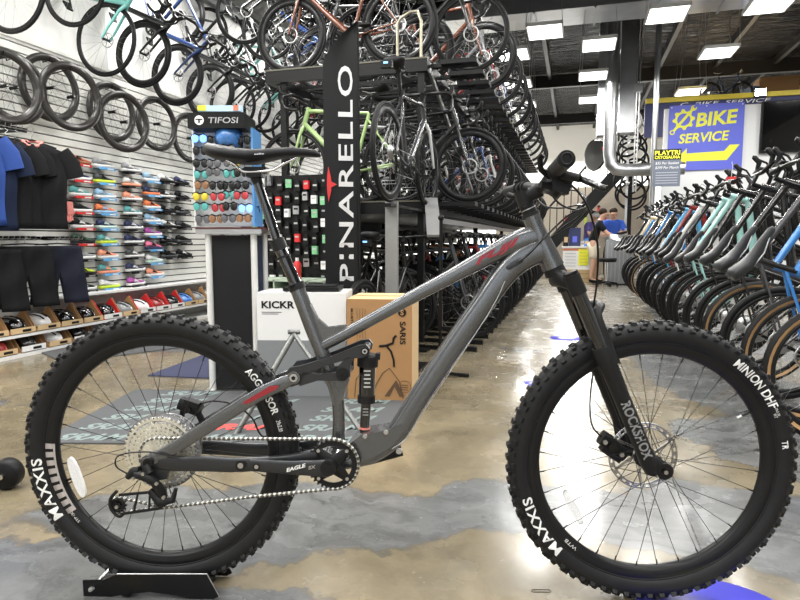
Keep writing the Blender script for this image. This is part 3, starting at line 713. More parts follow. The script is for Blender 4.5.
SHM = {}
def shoe(color, sole, acc, lab, loc, yaw, grp, shelf):
    k = (color, sole, acc)
    if k not in SHM: SHM[k] = shoe_mesh(smat(color), smat(sole), smat(acc))
    t = thing('running_shoe', lab, 'shoe', loc, (0, 0, yaw), grp); t.scale = (.88, .88, .88)
    for n_, me in zip(('upper', 'sole', 'laces'), SHM[k]): put(n_, me, t)
SHELF = {}
def shoe_shelf(color, loc, lab):
    if color not in SHELF:
        f = MB(); c = {'red': REDB, 'blue': mat('shelf_blue', (.12, .4, .75), .4), 'black': PLASTIC}[color]
        f.box((-.01, 0, -.006), (.12, .22, .008), CLEAR_A if color != 'black' else PLASTIC); f.box((.053, 0, -.012), (.008, .22, .024), c); f.box((-.07, 0, .0), (.012, .1, .03), c)
        f.box((.058, .04, -.012), (.002, .08, .011), WHITE if color != 'black' else mat('tag_grey', (.3, .3, .3), .5))
        SHELF[color] = f.mesh('shoe_shelf')
    tag(put('shoe_shelf', SHELF[color], None, loc), lab, 'shelf', 'small %s slatwall shoe shelves' % color)
CLEAR_A = mat('clear_plastic_grey', (.5, .52, .54), .2)
cols_px = [(88, 'red', 9), (112, 'blue', 9), (139, 'black', 9), (158, 'blue', 8), (173, 'black', 6), (188, 'black', 6)]
cm = [['rust brown', 'navy white', 'teal white', 'black white', 'black white', 'dark_green black', 'grey white', 'lime black', 'black white'],
      ['grey white', 'charcoal lime', 'light_blue white', 'orange light_blue', 'navy mint', 'teal lime', 'coral white', 'teal coral', 'white lime'],
      ['grey white', 'white coral', 'coral white', 'teal white', 'navy white', 'navy white', 'charcoal white', 'navy white', 'purple white'],
      ['light_blue white', 'navy orange', 'orange white', 'light_blue white', 'purple white', 'pink navy', 'white mint', 'coral white', 'coral white'],
      ['white black', 'black white', 'black black', 'white black', 'black black', 'black charcoal'], ['navy black', 'black black', 'black charcoal', 'charcoal black', 'black charcoal', 'black black']]
cn = ['first', 'second', 'third', 'fourth', 'fifth', 'sixth']
for ci, (px, shc, nn) in enumerate(cols_px):
    y = at_x(px, 220, -4.55).y
    for r in range(nn):
        z = (1.68 - r * .153) if nn >= 8 else (1.62 - r * .175)
        if ci == 3: z -= .07
        a, s_ = cm[ci][r].replace('_', '~').split(); a = a.replace('~', ' '); s_ = s_.replace('~', ' ')
        sc = shc if not (ci == 0 and r > 5) else 'black'
        acc = random.choice(['white', 'black', s_ if s_ != a else 'grey', 'grey'])
        where = ('topmost' if r == 0 else 'lowest' if r == nn - 1 else ORD[r] + ' from the top') if r else 'topmost'
        shoe_shelf(sc, (-4.63, y, z), '%s shoe shelf on the slatwall, %s in the %s column' % (sc, where, cn[ci]))
        shoe(a, s_, acc, '%s running shoe with %s sole, %s in the %s column' % (a, s_, where, cn[ci]), (-4.625, y, z + .001), RAD(86) + random.uniform(-.1, .05), 'shoes on the slatwall', sc)
# ---- clothes
def garment(kind, name, label, loc, yaw, m, grp=None, cat='clothing', trim=None):
    t = thing(name, label, cat, loc, (0, 0, yaw), grp)
    f = MB(); nx, nz = 14, 12
    if kind == 'shirt': W_ = lambda u: .25 + .015 * sin(u * 5) ; Hh = .7
    else: Hh = .5
    front = []; back = []
    def ptx(i, j, side):
        u = i / nx * 2 - 1; v = j / nz
        if kind == 'shirt':
            hw = .23 + .01 * sin(v * 6); x = u * hw; drop = .07 * abs(u) ** 1.5 * (1 - v) ; z = -v * Hh - drop + (.0 if abs(u) > .3 else -.03 * (1 - v) * (1 - abs(u) / .3))
        else:
            hw = .19 + .045 * v; x = u * hw; z = -v * Hh + (.0)
            if v > .45 and abs(u) < .08: z = -.45 * Hh
        y = side * (.028 + .012 * sin(u * 9 + v * 3) + .01 * sin(v * 11 + u * 4)) * (1 - abs(u) ** 6 * .9)
        return V((x, y, z))
    vs = []; fs = []
    for side in (-1, 1):
        o = len(vs)
        for j in range(nz + 1):
            for i in range(nx + 1): vs.append(ptx(i, j, side))
        for j in range(nz):
            for i in range(nx):
                a = o + j * (nx + 1) + i; fs.append((a, a + 1, a + nx + 2, a + nx + 1) if side < 0 else (a, a + nx + 1, a + nx + 2, a + 1))
    n1 = (nx + 1) * (nz + 1)
    for j in range(nz):
        for i in (0, nx): a = j * (nx + 1) + i; fs.append((a, a + nx + 1, a + nx + 1 + n1, a + n1))
    for i in range(nx): fs.append((i, i + n1, i + 1 + n1, i + 1)); a = nz * (nx + 1) + i; fs.append((a, a + 1, a + 1 + n1, a + n1))
    f.add(vs, fs, m)
    f.obj('cloth_body', t)
    if kind == 'shirt':
        for s_ in (-1, 1):
            f = MB(); f.tube([(s_ * .2, 0, -.06), (s_ * .27, 0, -.16), (s_ * .3, 0, -.27)], [(.03, .07), (.03, .075), (.03, .07)], m, 12); f.obj('sleeve', t)
        f = MB(); f.tube([(-.07, -.02, -.0), (-.03, -.045, -.035), (.03, -.045, -.035), (.07, -.02, 0), (0, .02, .01)], .012, trim or m, 8, closed=True); f.obj('collar', t)
    f = MB(); f.tube([(-.17, 0, -.035 if kind == 'shirt' else .01), (0, 0, .02), (.17, 0, -.035 if kind == 'shirt' else .01)], .007, PLASTIC, 6); f.tube([(0, 0, .02), (0, 0, .05), (.02, 0, .07), (0, 0, .085)], .003, STEEL, 6); f.obj('hanger', t)
    if trim:
        f = MB()
        if kind == 'shirt': f.box((.04, -.045, -.12), (.012, .004, .15), trim)
        else: f.box((-.17, -.035, -.22), (.025, .01, .24), trim)
        f.obj('trim_stripe', t)
    return t
NAVYC = mat('cloth_navy', (.007, .013, .035), .8, bump=.2); BLUEC = mat('cloth_blue', (.012, .05, .24), .8, bump=.2); PINKT = mat('trim_pink', (.75, .25, .22), .7); ORT = mat('trim_orange_purple', (.6, .3, .35), .7, var=.9, scale=60); TEALC = mat('cloth_teal', (.02, .1, .16), .8)
def rail(x, y, z, l_, lab):
    t = thing('display_rail', lab, 'rail', (x, y, z)); f = MB(); f.box((0, 0, 0), (.02, l_, .035), BLACK); f.obj('bar', t)
    f = MB()
    for k in range(int(l_ / .05)): f.tube([(0, -l_ / 2 + .03 + k * .05, 0), (.09, -l_ / 2 + .03 + k * .05, -.01), (.1, -l_ / 2 + .03 + k * .05, .015)], .003, STEEL, 5)
    f.obj('hooks', t)
    for s_ in (-1, 1):
        f = MB(); f.box((-.16, s_ * l_ * .42, 0), (.33, .015, .03), BLACK); f.obj('arm', t)
rail(-4.37, 3.75, 1.845, .5, 'black rail holding the row of black jerseys'); rail(-4.4, 3.85, .965, .42, 'black rail above the striped shorts'); rail(-4.4, 4.32, .965, .36, 'black rail above the plain shorts')
garment('shirt', 'jersey', 'bright blue jersey at the near end of the row', (-4.3, 3.42, 1.76), RAD(62), BLUEC, 'jerseys on the wall', trim=WHITE)
garment('shirt', 'jersey', 'dark navy jersey with a white tag beside the bright blue one', (-4.3, 3.52, 1.72), RAD(62), NAVYC, 'jerseys on the wall', trim=WHITE)
for k, (y, l) in enumerate(((3.68, 'next to the navy one'), (3.77, 'in the middle'), (3.86, 'next to the zipped one'))):
    garment('shirt', 'jersey', 'plain black jersey in the hanging row, ' + l, (-4.33, y, 1.74), RAD(58), CLOTH, 'jerseys on the wall')
garment('shirt', 'jersey', 'black sleeveless jersey with a pink zip strip, at the end of the row', (-4.26, 3.95, 1.74), RAD(52), CLOTH, 'jerseys on the wall', trim=PINKT)
garment('pants', 'shorts', 'black shorts with an orange patterned side stripe, on the lower rail', (-4.3, 3.86, .9), RAD(62), CLOTH, 'shorts on the wall', trim=ORT)
garment('pants', 'shorts', 'plain black shorts on the lower rail, next to the shoes', (-4.32, 4.2, .9), RAD(60), mat('cloth_ink', (.015, .017, .03), .8), 'shorts on the wall')
garment('pants', 'shorts', 'black shorts cut off by the picture edge', (-4.35, 3.62, .88), RAD(64), CLOTH, 'shorts on the wall')
t = thing('gloves', 'black gloves with pink and white backs hung beside the jerseys', 'gloves', (-4.6, 4.55, 1.2)); 
for k, (dx, m) in enumerate(((0, CLOTH), (.07, PINKT))):
    f = MB(); f.box((0, dx, .05), (.03, .09, .12), m)
    for q in range(4): f.tube([(0, dx - .035 + q * .023, -.01), (.005, dx - .035 + q * .023, -.075 + (.01 if q in (0, 3) else 0))], .011, m, 8)
    f.tube([(0, dx + .045, .05), (.0, dx + .065, .0)], .011, m, 8); f.obj('glove', t)
t = thing('cap', 'yellow and navy cycling cap hung above the first shoe column', 'cap', (-4.55, 4.5, 1.62)); f = MB(); f.ball((0, 0, 0), (.09, .1, .09), mat('cap_yellow', (.75, .65, .06), .7, var=.5, scale=25), 16, 10); f.obj('crown', t)
f = MB(); f.cyl((-.16, 0, .05), (0, 0, .08), .006, BLACK, 6); f.obj('hook', t)
f = MB(); f.ball((.06, 0, -.07), (.08, .09, .015), mat('cap_navy', (.02, .05, .25), .7), 16, 6); f.obj('peak', t)

# ---- low shelf with boxed helmets
SHW = mat('shelf_white', (.75, .75, .74), .5)
t = thing('low_shelf', 'long white two level shelf under the slatwall', 'shelf', (-4.5, 5.6, 0))
f = MB(); f.box((0, 0, .175), (.42, 5.4, .022), SHW); f.box((0, 0, .015), (.42, 5.4, .03), SHW); f.box((-.19, 0, .1), (.03, 5.4, .18), SHW)
f.obj('boards', t)
f = MB(); f.box((-.08, .6, .43), (.26, 4.2, .02), SHW); f.box((-.19, 0, .3), (.03, 5.4, .25), SHW); f.obj('top_board', t)
def helmet(loc, yaw, m, lab, grp):
    t = thing('helmet', lab, 'helmet', loc, (0, 0, yaw), grp); f = MB()
    rings = []
    for i in range(9):
        a = -pi / 2 + pi * i / 8; x = .13 * sin(a); r = max(.012, cos(a))
        rings.append([V((x, .085 * r * cos(q), .02 + (.105 if sin(q) > 0 else .02) * r * sin(q))) for q in [2 * pi * k / 14 for k in range(14)]])
    f.loft(rings, m); f.obj('shell', t)
    f = MB()
    for yy in (-.045, 0, .045):
        P = [(x, yy * (1 - .3 * abs(x) / .13), .025 + .1 * math.sqrt(max(.05, 1 - (x / .135) ** 2 - (yy / .1) ** 2))) for x in (-.09, -.04, .02, .07, .1)]
        f.tube(P, [(.008, .005)] * 5, INK, 6)
    f.obj('vents', t)
def tri_box(loc, yaw, m, lab, grp, pr=None, name='helmet_box', cat='box'):
    t = thing(name, lab, cat, loc, (0, 0, yaw), grp); f = MB()
    for s_ in (-1, 1):
        y = s_ * .115; f.add([(-.16, y - .003, 0), (.16, y - .003, 0), (.03, y - .003, .19), (.03, y + .003, .19), (.16, y + .003, 0), (-.16, y + .003, 0)], [(0, 1, 2), (3, 4, 5), (0, 5, 4, 1), (1, 4, 3, 2), (0, 2, 3, 5)], m, False)
    f.box((0, 0, .003), (.32, .23, .006), m); f.box((-.158, 0, .05), (.006, .23, .1), m); f.box((.157, 0, .025), (.006, .23, .05), WHITE if pr is None else pr); f.obj('box_body', t)
    f = MB(); f.box((.03, -.1195, .06), (.035, .002, .07), INK); f.box((.03, -.1215, .05), (.02, .002, .03), WHITE); f.box((.161, .03, .025), (.002, .08, .02), INK); f.obj('print', t)
HM = {'black': GLOSSB, 'white': mat('helmet_white', (.8, .8, .8), .25, coat=.6), 'red': mat('helmet_red', (.3, .02, .02), .25, coat=.6), 'blue': mat('helmet_blue', (.05, .2, .6), .3, coat=.5), 'grey': mat('helmet_grey', (.25, .26, .27), .3, coat=.5)}
hy = 3.55; hc = ['red', 'black', 'white', 'black', 'black', 'black', 'grey', 'white', 'red', 'black', 'blue', 'grey', 'white', 'black']
for k, c in enumerate(hc):
    y = 3.55 + k * .25; red = k in (5, 7, 8, 9)
    tri_box((-4.46, y, .188), 0, REDB if red else CARD, ('red' if red else 'brown') + ' open display box, upper shelf, %s in the row' % ORD[k], 'open helmet boxes', pr=CARDL if not red else None)
    helmet((-4.44, y, .205), RAD(10), HM[c], '%s helmet in its box on the upper shelf, %s in the row' % (c, ORD[k]), 'boxed helmets')
for k, c in enumerate(['red', 'black', 'white', 'black', 'grey', 'black', 'red', 'black']):
    y = 3.62 + k * .27
    tri_box((-4.46, y, .032), 0, CARD, 'brown open display box, lower shelf, %s in the row' % ORD[k], 'open helmet boxes', pr=WHITE if k % 2 else CARDL)
    helmet((-4.44, y, .05), RAD(10), HM[c], '%s helmet in its box on the lower shelf, %s in the row' % (c, ORD[k]), 'boxed helmets')

# ---- sunglasses tower
a = on_floor(211, 391); b_ = on_floor(259, 391); ang = RAD(15)
t = thing('display_pedestal', 'black display pedestal with chrome corner posts under the sunglasses', 'pedestal', (a.x + .125, a.y + .15, 0), (0, 0, ang))
f = MB(); f.box((0, 0, .5), (.25, .25, .96), mat('pedestal_black', (.02, .02, .022), .5)); f.box((.128, 0, .5), (.006, .22, .96), mat('pedestal_navy', (.01, .018, .05), .5)); f.obj('body', t)
for sx in (-1, 1):
    for sy in (-1, 1):
        f = MB(); f.cyl((sx * .14, sy * .13, .01), (sx * .14, sy * .13, .985), .02, mat('brushed_post', (.75, .75, .73), .4, .35), 14); f.obj('chrome_post', t)
f = MB(); f.box((0, 0, 1.0), (.4, .36, .03), STEEL); f.obj('top_plate', t)
f = MB(); f.box((0, 0, .008), (.36, .34, .016), STEEL); f.obj('base_plate', t)
tw = thing('sunglasses_display', 'clear sunglasses tower with a black lettered header on the pedestal', 'display', (a.x + .095, a.y + .125, 1.02), (0, 0, ang))
f = MB(); f.box((-.02, .02, .31), (.38, .02, .59), mat('acrylic', (.8, .82, .83), .15)); f.box((-.2, 0, .31), (.012, .12, .59), WHITE); f.box((.175, 0, .31), (.012, .2, .59), mat('side_blue', (.08, .25, .55), .4)); f.box((-.01, .06, .0), (.4, .2, .02), mat('burgundy', (.1, .02, .02), .4)); f.obj('panel', tw)
f = MB(); f.box((-.025, -.02, .64), (.34, .26, .09), PLASTIC); f.obj('header', tw)
f = MB(); T = Matrix.Translation((0.02, -.1512, .64)); text_on(f, 'TIFOSI', .18, .035, T, STEEL, bold=.01, shear=.1); f.cyl((-.125, -.1505, .64), (-.125, -.1515, .64), .028, LETTER, 20); f.box((-.125, -.153, .645), (.04, .002, .006), INK); f.box((-.125, -.153, .635), (.008, .002, .022), INK); f.obj('header_lettering', tw)
f = MB(); f.box((-.01, -.1, .714), (.26, .05, .035), mat('card_pale', (.5, .7, .85), .6)); f.box((-.115, -.127, .716), (.05, .004, .03), YEL); f.box((.09, -.127, .716), (.03, .004, .03), mat('card_red', (.8, .2, .12), .5)); tag(f.obj('leaflet_tray', None, (tw.location.x, tw.location.y, 1.02), (0, 0, ang)), 'small pale tray of leaflets lying on the display header', 'tray')
GC = {'black': (.015, .015, .015), 'mirrored teal': (.1, .42, .4), 'yellow': (.75, .6, .05), 'red': (.5, .05, .06), 'blue': (.1, .25, .6), 'smoke': (.12, .12, .13), 'bronze': (.3, .15, .07)}
def glasses_mesh(c):
    f = MB(); m = mat('lens_' + c.replace(' ', '_'), GC[c], .3, metal=.2, coat=.2); 
    for s_ in (-1, 1): f.ball((s_ * .034, 0, 0), (.031, .008, .021), m, 12, 8)
    g = MB(); g.tube([(-.066, .004, .01), (-.035, -.006, .02), (0, -.008, .012), (.035, -.006, .02), (.066, .004, .01)], .0035, INK, 6)
    for s_ in (-1, 1): g.tube([(s_ * .066, .004, .01), (s_ * .068, .1, .008), (s_ * .066, .12, -.015)], .003, INK, 5)
    return f.mesh('lenses'), g.mesh('glasses_frame')
GM = {c: glasses_mesh(c) for c in GC}
gcols = ['black', 'mirrored teal', 'smoke', 'red', 'black', 'smoke', 'bronze', 'black', 'yellow', 'black', 'mirrored teal', 'blue', 'red', 'black', 'smoke', 'bronze', 'black', 'black', 'smoke', 'smoke']
R6 = ['top', 'second', 'third', 'fourth', 'fifth', 'sixth', 'lowest']; C3 = ['first', 'second', 'third', 'last']
M_ = Matrix.Translation(tw.location) @ Matrix.Rotation(ang, 4, 'Z')
for r in range(8):
    for c in range(4):
        col = random.choice(gcols) if (r, c) not in ((5, 0), (5, 2), (3, 0)) else {(5, 0): 'yellow', (5, 2): 'mirrored teal', (3, 0): 'mirrored teal'}[(r, c)]
        p = M_ @ V((-.145 + c * .086 + random.uniform(-.012, .012), -.09 + random.uniform(-.02, .02), .54 - r * .068 + random.uniform(-.008, .008)))
        g = thing('sunglasses', '%s sunglasses on the tower, %s column, %s row from the top' % (col, C3[c], ORD[r]), 'sunglasses', p, (0, 0, ang + random.uniform(-.15, .15)), 'sunglasses on the tower')
        put('lenses', GM[col][0], g, None, None); put('glasses_frame', GM[col][1], g); g.scale = (.72, .9, 1.3)
p = M_ @ V((.02, -.04, .575)); h = thing('helmet', 'blue and white patterned helmet in the top of the sunglasses tower', 'helmet', p, (0, 0, ang + 1.5)); f = MB(); f.ball((0, 0, -.02), (.1, .085, .075), mat('helmet_pattern', (.06, .2, .6), .25, var=.95, scale=30, coat=.5), 18, 10); f.obj('shell', h); f = MB(); f.tube([(-.05, -.07, -.03), (0, -.08, -.08), (.05, -.07, -.03)], .004, INK, 6); f.obj('strap', h)

# ---- boxes
a = on_floor(259, 397); b_ = on_floor(347, 398); W = (b_ - a).length; an = math.atan2(b_.y - a.y, b_.x - a.x)
t = thing('trainer_box', 'white and grey trainer carton beside the brown carton', 'box', ((a.x + b_.x) / 2, (a.y + b_.y) / 2, 0), (0, 0, an)); D_ = .3
WB_ = mat('carton_white', (.72, .72, .71), .45, var=.02); GB_ = mat('carton_grey', (.2, .21, .22), .5, var=.03)
f = MB(); f.box((0, D_ / 2, .49), (W, D_, .28), WB_); f.box((0, D_ / 2, .175), (W, D_, .35), GB_); f.box((0, D_ / 2, .634), (W, D_, .008), WB_); f.obj('carton', t)
f = MB(); text_on(f, 'KICKR', .2, .045, Matrix.Translation((-.14, -.003, .565)), INK, bold=.03); text_on(f, 'SNAP', .085, .028, Matrix.Translation((.018, -.003, .558)), INK, bold=.01); f.box((-.18, -.002, .52), (.12, .002, .004), GB_); f.box((-.19, -.002, .51), (.1, .002, .003), GB_); f.obj('print', t)
f = MB(); f.box((.05, D_ / 2, .655), (.34, .22, .022), PLASTIC); f.box((.05, D_ / 2, .67), (.28, .16, .01), PLASTIC); tag(f.obj('black_tray', None, t.location, (0, 0, an)), 'flat black tray lying on top of the white carton', 'tray')
a = on_floor(347, 401); b_ = on_floor(412, 401); W = (b_ - a).length; an = math.atan2(b_.y - a.y, b_.x - a.x)
t = thing('trainer_box', 'brown cardboard trainer carton with black printing behind the shock', 'box', ((a.x + b_.x) / 2 - .0, (a.y + b_.y) / 2, 0), (0, 0, an - .12)); D_ = .4; Hb = .605
f = MB(); f.box((0, D_ / 2, Hb / 2), (W, D_, Hb), CARD); f.box((0, D_ / 2, Hb + .001), (W - .004, D_ - .004, .003), CARDL); f.box((W / 2 + .001, D_ / 2, Hb / 2), (.003, D_ - .004, Hb - .004), CARDL); f.box((0, D_ / 2, Hb + .003), (W + .002, .05, .003), mat('packing_tape', (.5, .33, .15), .3)); f.obj('carton', t)  # paler sheets paint the light onto the top and right side
f = MB()
def vtext(s, w_, h_, x, z, y=-.003, m=INK, **k): text_on(f, s, w_, h_, Matrix.Translation((x, y, z)) @ Matrix.Rotation(RAD(90), 4, 'Y'), m, **k)
vtext('SARIS', .135, .034, W * .36, .41, bold=.02); f.cyl((W * .35, -.001, .53), (W * .35, -.004, .53), .024, INK, 20); text_on(f, 'S', .02, .032, Matrix.Translation((W * .35, -.005, .53)), CARD, bold=.03)
vtext('BLUETOOTH', .16, .014, -W * .42, .47, bold=.02); 
for k in range(4): vtext('compatible trainer ' * 2, .22, .008, -W * .34 + k * .016, .44)
for s_, z in ((0, .2),):
    f.tube([(-.05, -.002, .02), (-.02, -.002, .1), (.02, -.002, .17), (.06, -.002, .2), (.12, -.002, .12), (.14, -.002, .02)], .0025, INKB, 5); f.tube([(-.15, -.002, .02), (-.14, -.002, .13), (-.08, -.002, .2), (-.03, -.002, .19)], .002, INKB, 5)
    f.prism([(.03, .03), (.06, .03), (.09, .09), (.12, .03), (.15, .03), (.1, .13)], -.003, -.001, INKB)
f.tube([(.0, -.003, .33), (.04, -.003, .335), (.08, -.003, .35), (.085, -.003, .38), (.1, -.003, .395)], .007, INK, 6); f.tube([(.045, -.003, .33), (.07, -.003, .3), (.085, -.003, .25), (.088, -.003, .21)], .006, INK, 6); f.lathe([(.035, -.003), (.037, -.003), (.037, -.001), (.035, -.001)], INKB, 24, c=(.15, 0, .09))
for k in range(3): f.box((.15, -.002, .1 - k * .014), (.04, .002, .004), INKB)
f.obj('print', t)
# low grey folding stand behind the rear wheel
st_ = thing('folding_stand', 'thin grey folding floor stand with a short T top behind the rear wheel', 'stand', (-1.5, 2.85, 0), (0, 0, RAD(16)))
def lp(px, py, y):
    p = at_y(px, py, 2.85 + y) ; q = p - V((-1.5, 2.85, 0)); c_, s_ = cos(-RAD(16)), sin(-RAD(16)); return V((q.x * c_ - q.y * s_, q.x * s_ + q.y * c_, q.z))
f = MB(); GT = mat('stand_grey', (.16, .165, .16), .35, .7)
A0 = lp(294, 334, 0); A1 = lp(232, 441, -.35); A2 = lp(316, 366, -.1); e2 = (A2 - A0) * 2.6 + A0
A1 = A0 + (A1 - A0) * ((A0.z - .0) / (A0.z - A1.z)) if A0.z - A1.z > 0 else A1
e2 = A0 + (A2 - A0) * (A0.z / (A0.z - A2.z))
f.tube([A0, A1], [(.012, .016)] * 2, GT, 8); f.obj('leg', st_)
f = MB(); f.tube([A0, e2], [(.012, .012)] * 2, GT, 8); f.obj('leg', st_)
f = MB(); f.tube([A0 + V((-.03, -.01, .012)), A0 + V((.03, .01, .008))], .012, GT, 8); f.obj('top_bar', st_)

# ---- mats
def floor_mat_obj(name, pts, z, m, lab, cat='mat'):
    P = [on_floor(*p) for p in pts]; f = MB(); n = len(P)
    f.add([V((p.x, p.y, .001)) for p in P] + [V((p.x, p.y, z)) for p in P], [tuple(range(n))[::-1], tuple(range(n, 2 * n))] + [(i, (i + 1) % n, (i + 1) % n + n, i + n) for i in range(n)], m, False)
    # orient faces by recalculation
    o = f.obj(name); return tag(o, lab, cat)
MATG = mat('mat_grey', (.075, .078, .082), .85, var=.15, scale=90, bump=.1); MATT = mat('mat_print', (.19, .24, .23), .8)
PM = [V((-2.5, 2.27, 0)), V((-.86, 2.72, 0)), V((-1.0, 3.42, 0)), V((-2.52, 3.0, 0))]
t = thing('exhibition_mat', 'large grey mat printed with rows of pale letters under the pedestal', 'mat', (-1.7, 2.85, 0), (0, 0, RAD(15)))
f = MB(); f.box((0, 0, .004), (1.7, 1.0, .008), MATG); f.obj('mat_base', t)
f = MB()
for r in range(6):
    for c in range(3):
        vs, fs = text_fit('SRAM', .36, .1, shear=.45, bold=.03); o = V((-.58 + c * .55 + r * .035 - .05, -.42 + r * .165, .0086))
        if (c, r) == (1, 1): continue
        if abs(o.x) < .65: f.add([V((v.x, v.y, 0)) + o for v in vs], fs, MATT, False)
f.obj('mat_print', t)
f = MB(); vs, fs = text_fit('SRAM', .42, .1, shear=.45, bold=.04); f.add([V((v.x + .05, v.y - .25, .0088)) for v in vs], fs, mat('mat_red', (.75, .08, .07), .7), False); f.obj('red_print', t)
t = thing('floor_runner', 'dark grey runner mat with a pale logo word in front of the low shelf', 'mat', (-3.72, 4.55, 0), (0, 0, RAD(62)))
f = MB(); f.box((0, 0, .004), (1.6, .75, .008), MATG); f.obj('mat_base', t); f = MB(); vs, fs = text_fit('SHIMANO', 1.0, .13, shear=.3, bold=.03); f.add([V((v.x, v.y, .0087)) for v in vs], fs, mat('mat_teal', (.16, .26, .25), .8), False); f.obj('mat_print', t)
f = MB(); f.box((0, 0, .004), (.55, .9, .008), mat('mat_navy', (.03, .035, .08), .8)); f.box((.1, 0, .0085), (.12, .2, .001), mat('mat_blue', (.1, .15, .6), .8)); tag(f.obj('small_mat', None, (-2.62, 3.95, 0), (0, 0, .1)), 'small navy mat with a blue mark behind the pedestal', 'mat')
# floor stickers
def sticker(x, y, r, lab, stretch=1.0):
    t = thing('floor_sticker', lab, 'sticker', (x, y, 0), (0, 0, YAW + .1)); f = MB(); f.lathe([(0, .0012), (r, .0012), (r, .0)], mat('sticker_blue', (.07, .07, .62), .35), 48, axis='Z', closed=False); f.obj('disc', t)
    f = MB(); f.box((-.0, .0, .0016), (r * 1.0, r * .3, .0008), YEL); f.obj('yellow_band', t)
sticker(.385, 1.57, .21, 'round blue floor sticker with a yellow band at the bottom edge'); sticker(-.05, 6.0, .16, 'small blue and yellow floor sticker far down the aisle'); sticker(-.24, 4.02, .06, 'little blue sticker on the concrete beside the front tyre')
t = thing('floor_plaque', 'tiny pill shaped outline stamped in the floor below the front tyre', 'sticker', tuple(on_floor(541, 591)), (0, 0, YAW)); f = MB(); f.tube([(-.022, -.006, .001), (.022, -.006, .001), (.027, 0, .001), (.022, .006, .001), (-.022, .006, .001), (-.027, 0, .001)], .0009, mat('plaque_line', (.1, .1, .1), .5), 5, closed=True); f.obj('outline', t)

# ---- feather flag
t = thing('feather_flag', 'tall black feather flag with white lettering reading upward', 'flag', (-1.445, 3.95, 0), (0, 0, RAD(17)))
FLAGM = mat('flag_black', (.016, .017, .018), .55, var=.2, scale=6)
f = MB(); P = []; nz = 40
zt = 2.41; zb = .62; Wf = .235
def left_edge(z):
    if z < 2.1: return -Wf + (.0 if z > 1.0 else .0)
    u = (z - 2.1) / (zt - 2.1); return -Wf * (1 - u ** 1.7) - .005
rows = []
for i in range(nz + 1):
    z = zb + (zt - zb) * i / nz; rows.append([V((left_edge(z) * (1 - k / 8), .012 * sin(k / 8 * 5 + z * 2.2), z)) for k in range(9)])
vs = [p + V((0, o, 0)) for o in (0, .003) for r in rows for p in r]; n = 9; N_ = (nz + 1) * n
fs = [(i * n + k, i * n + k + 1, (i + 1) * n + k + 1, (i + 1) * n + k) for i in range(nz) for k in range(8)]
fs += [tuple(q + N_ for q in reversed(x)) for x in fs]
f.add(vs, fs, FLAGM); f.obj('flag_cloth', t)
f = MB(); f.tube([(.004, .004, .03), (.004, .004, 2.0), (.004, .004, 2.41)], [.012, .008, .004], INK, 8); f.obj('pole', t)
f = MB(); f.box((0, 0, .015), (.36, .36, .03), INK); f.obj('base', t)
def flag_text(s, zc, len_, h, xc, m, nm, **k):
    vs, fs = text_fit(s, len_, h, **k); f = MB(); out = []
    for v in vs:
        x = xc - v.y; z = zc + v.x; kk = 1 - x / -Wf if False else 0
        u = max(0, min(1, 1 + x / Wf)); out.append(V((x, .012 * sin(u * 5 + z * 2.2) - .004, z)))
    f.add(out, fs, m, False); f.obj(nm, t)
flag_text('PINARELLO', 1.395, 1.46, .1, -.085, mat('flag_white', (.62, .62, .62), .6), 'flag_lettering', bold=.012, spacing=1.12)
f = MB(); T = Matrix.Translation((-.175, -.016, 1.33)); f.prism([(-.03, -.12), (-.012, -.05), (-.01, -.02), (.03, .0), (-.01, .02), (-.012, .05), (-.03, .12), (-.038, .05), (-.04, 0), (-.038, -.05)], -.002, .002, REDB, T=T); f.obj('red_emblem', t)
# thin black stand with ball top
t = thing('pole_stand', 'thin black pole stand with a ball top at the end of the rack', 'stand', tuple(on_floor(440, 377)))
f = MB(); f.cyl((0, 0, .02), (0, 0, 1.08), .012, RACKM, 10); f.ball((0, 0, 1.1), .022, RACKM, 12, 8); f.obj('pole', t)
for a in (0.3, 2.4, 4.5): 
    f = MB(); f.bar((0, 0, .03), (.2 * cos(a), .2 * sin(a), .01), .03, .02, RACKM); f.obj('foot', t)
f = MB(); f.bar((0, 0, .33), (.0, .0, .5), .03, .03, RACKM); f.bar((0, 0, .35), (.12, -.05, .35), .02, .02, RACKM); f.obj('clamp', t)

# ---- accessories behind the saddle
t = thing('gondola_shelf', 'pale green compartment shelf unit behind the seatpost', 'shelf', (-2.62, 5.0, 0)); f = MB(); GG = mat('shelf_green', (.42, .5, .4), .6)
t.location = (-2.35, 4.55, 0)
for k in range(5): f.box((0, 0, .1 + k * .13), (.9, .3, .012), GG)
for k in range(7): f.box((-.45 + k * .15, 0, .36), (.012, .3, .54), GG)
f.box((0, .15, .36), (.9, .012, .54), GG); f.box((0, 0, .04), (.88, .28, .08), GG); f.obj('body', t)
acc = ['black', 'red', 'white', 'charcoal', 'silver', 'lime']
AC = {'black': INK, 'red': REDB, 'white': WHITE, 'charcoal': SATIN, 'silver': STEEL, 'lime': mat('acc_lime', (.6, .8, .1), .5), 'blue': mat('acc_blue', (.05, .2, .6), .5), 'green': mat('acc_green', (.2, .5, .25), .5)}
t = thing('pegboard_stand', 'black wire accessory rack full of small hanging packets', 'rack', (-2.32, 4.75, 0)); f = MB(); f.box((0, 0, .95), (1.0, .02, 1.1), RACKM); f.box((-.5, 0, .75), (.03, .04, 1.5), RACKM); f.box((.5, 0, .75), (.03, .04, 1.5), RACKM); f.box((0, .0, .02), (1.1, .3, .04), RACKM); f.obj('back', t)
PK = {}
for c, m in AC.items():
    g = MB(); g.box((0, 0, 0), (.05, .025, .07), m); g.box((0, -.013, .01), (.035, .002, .015), STEEL if c != 'silver' else INK); g.box((0, 0, .045), (.025, .003, .025), SATIN); PK[c] = g.mesh('accessory_packet')
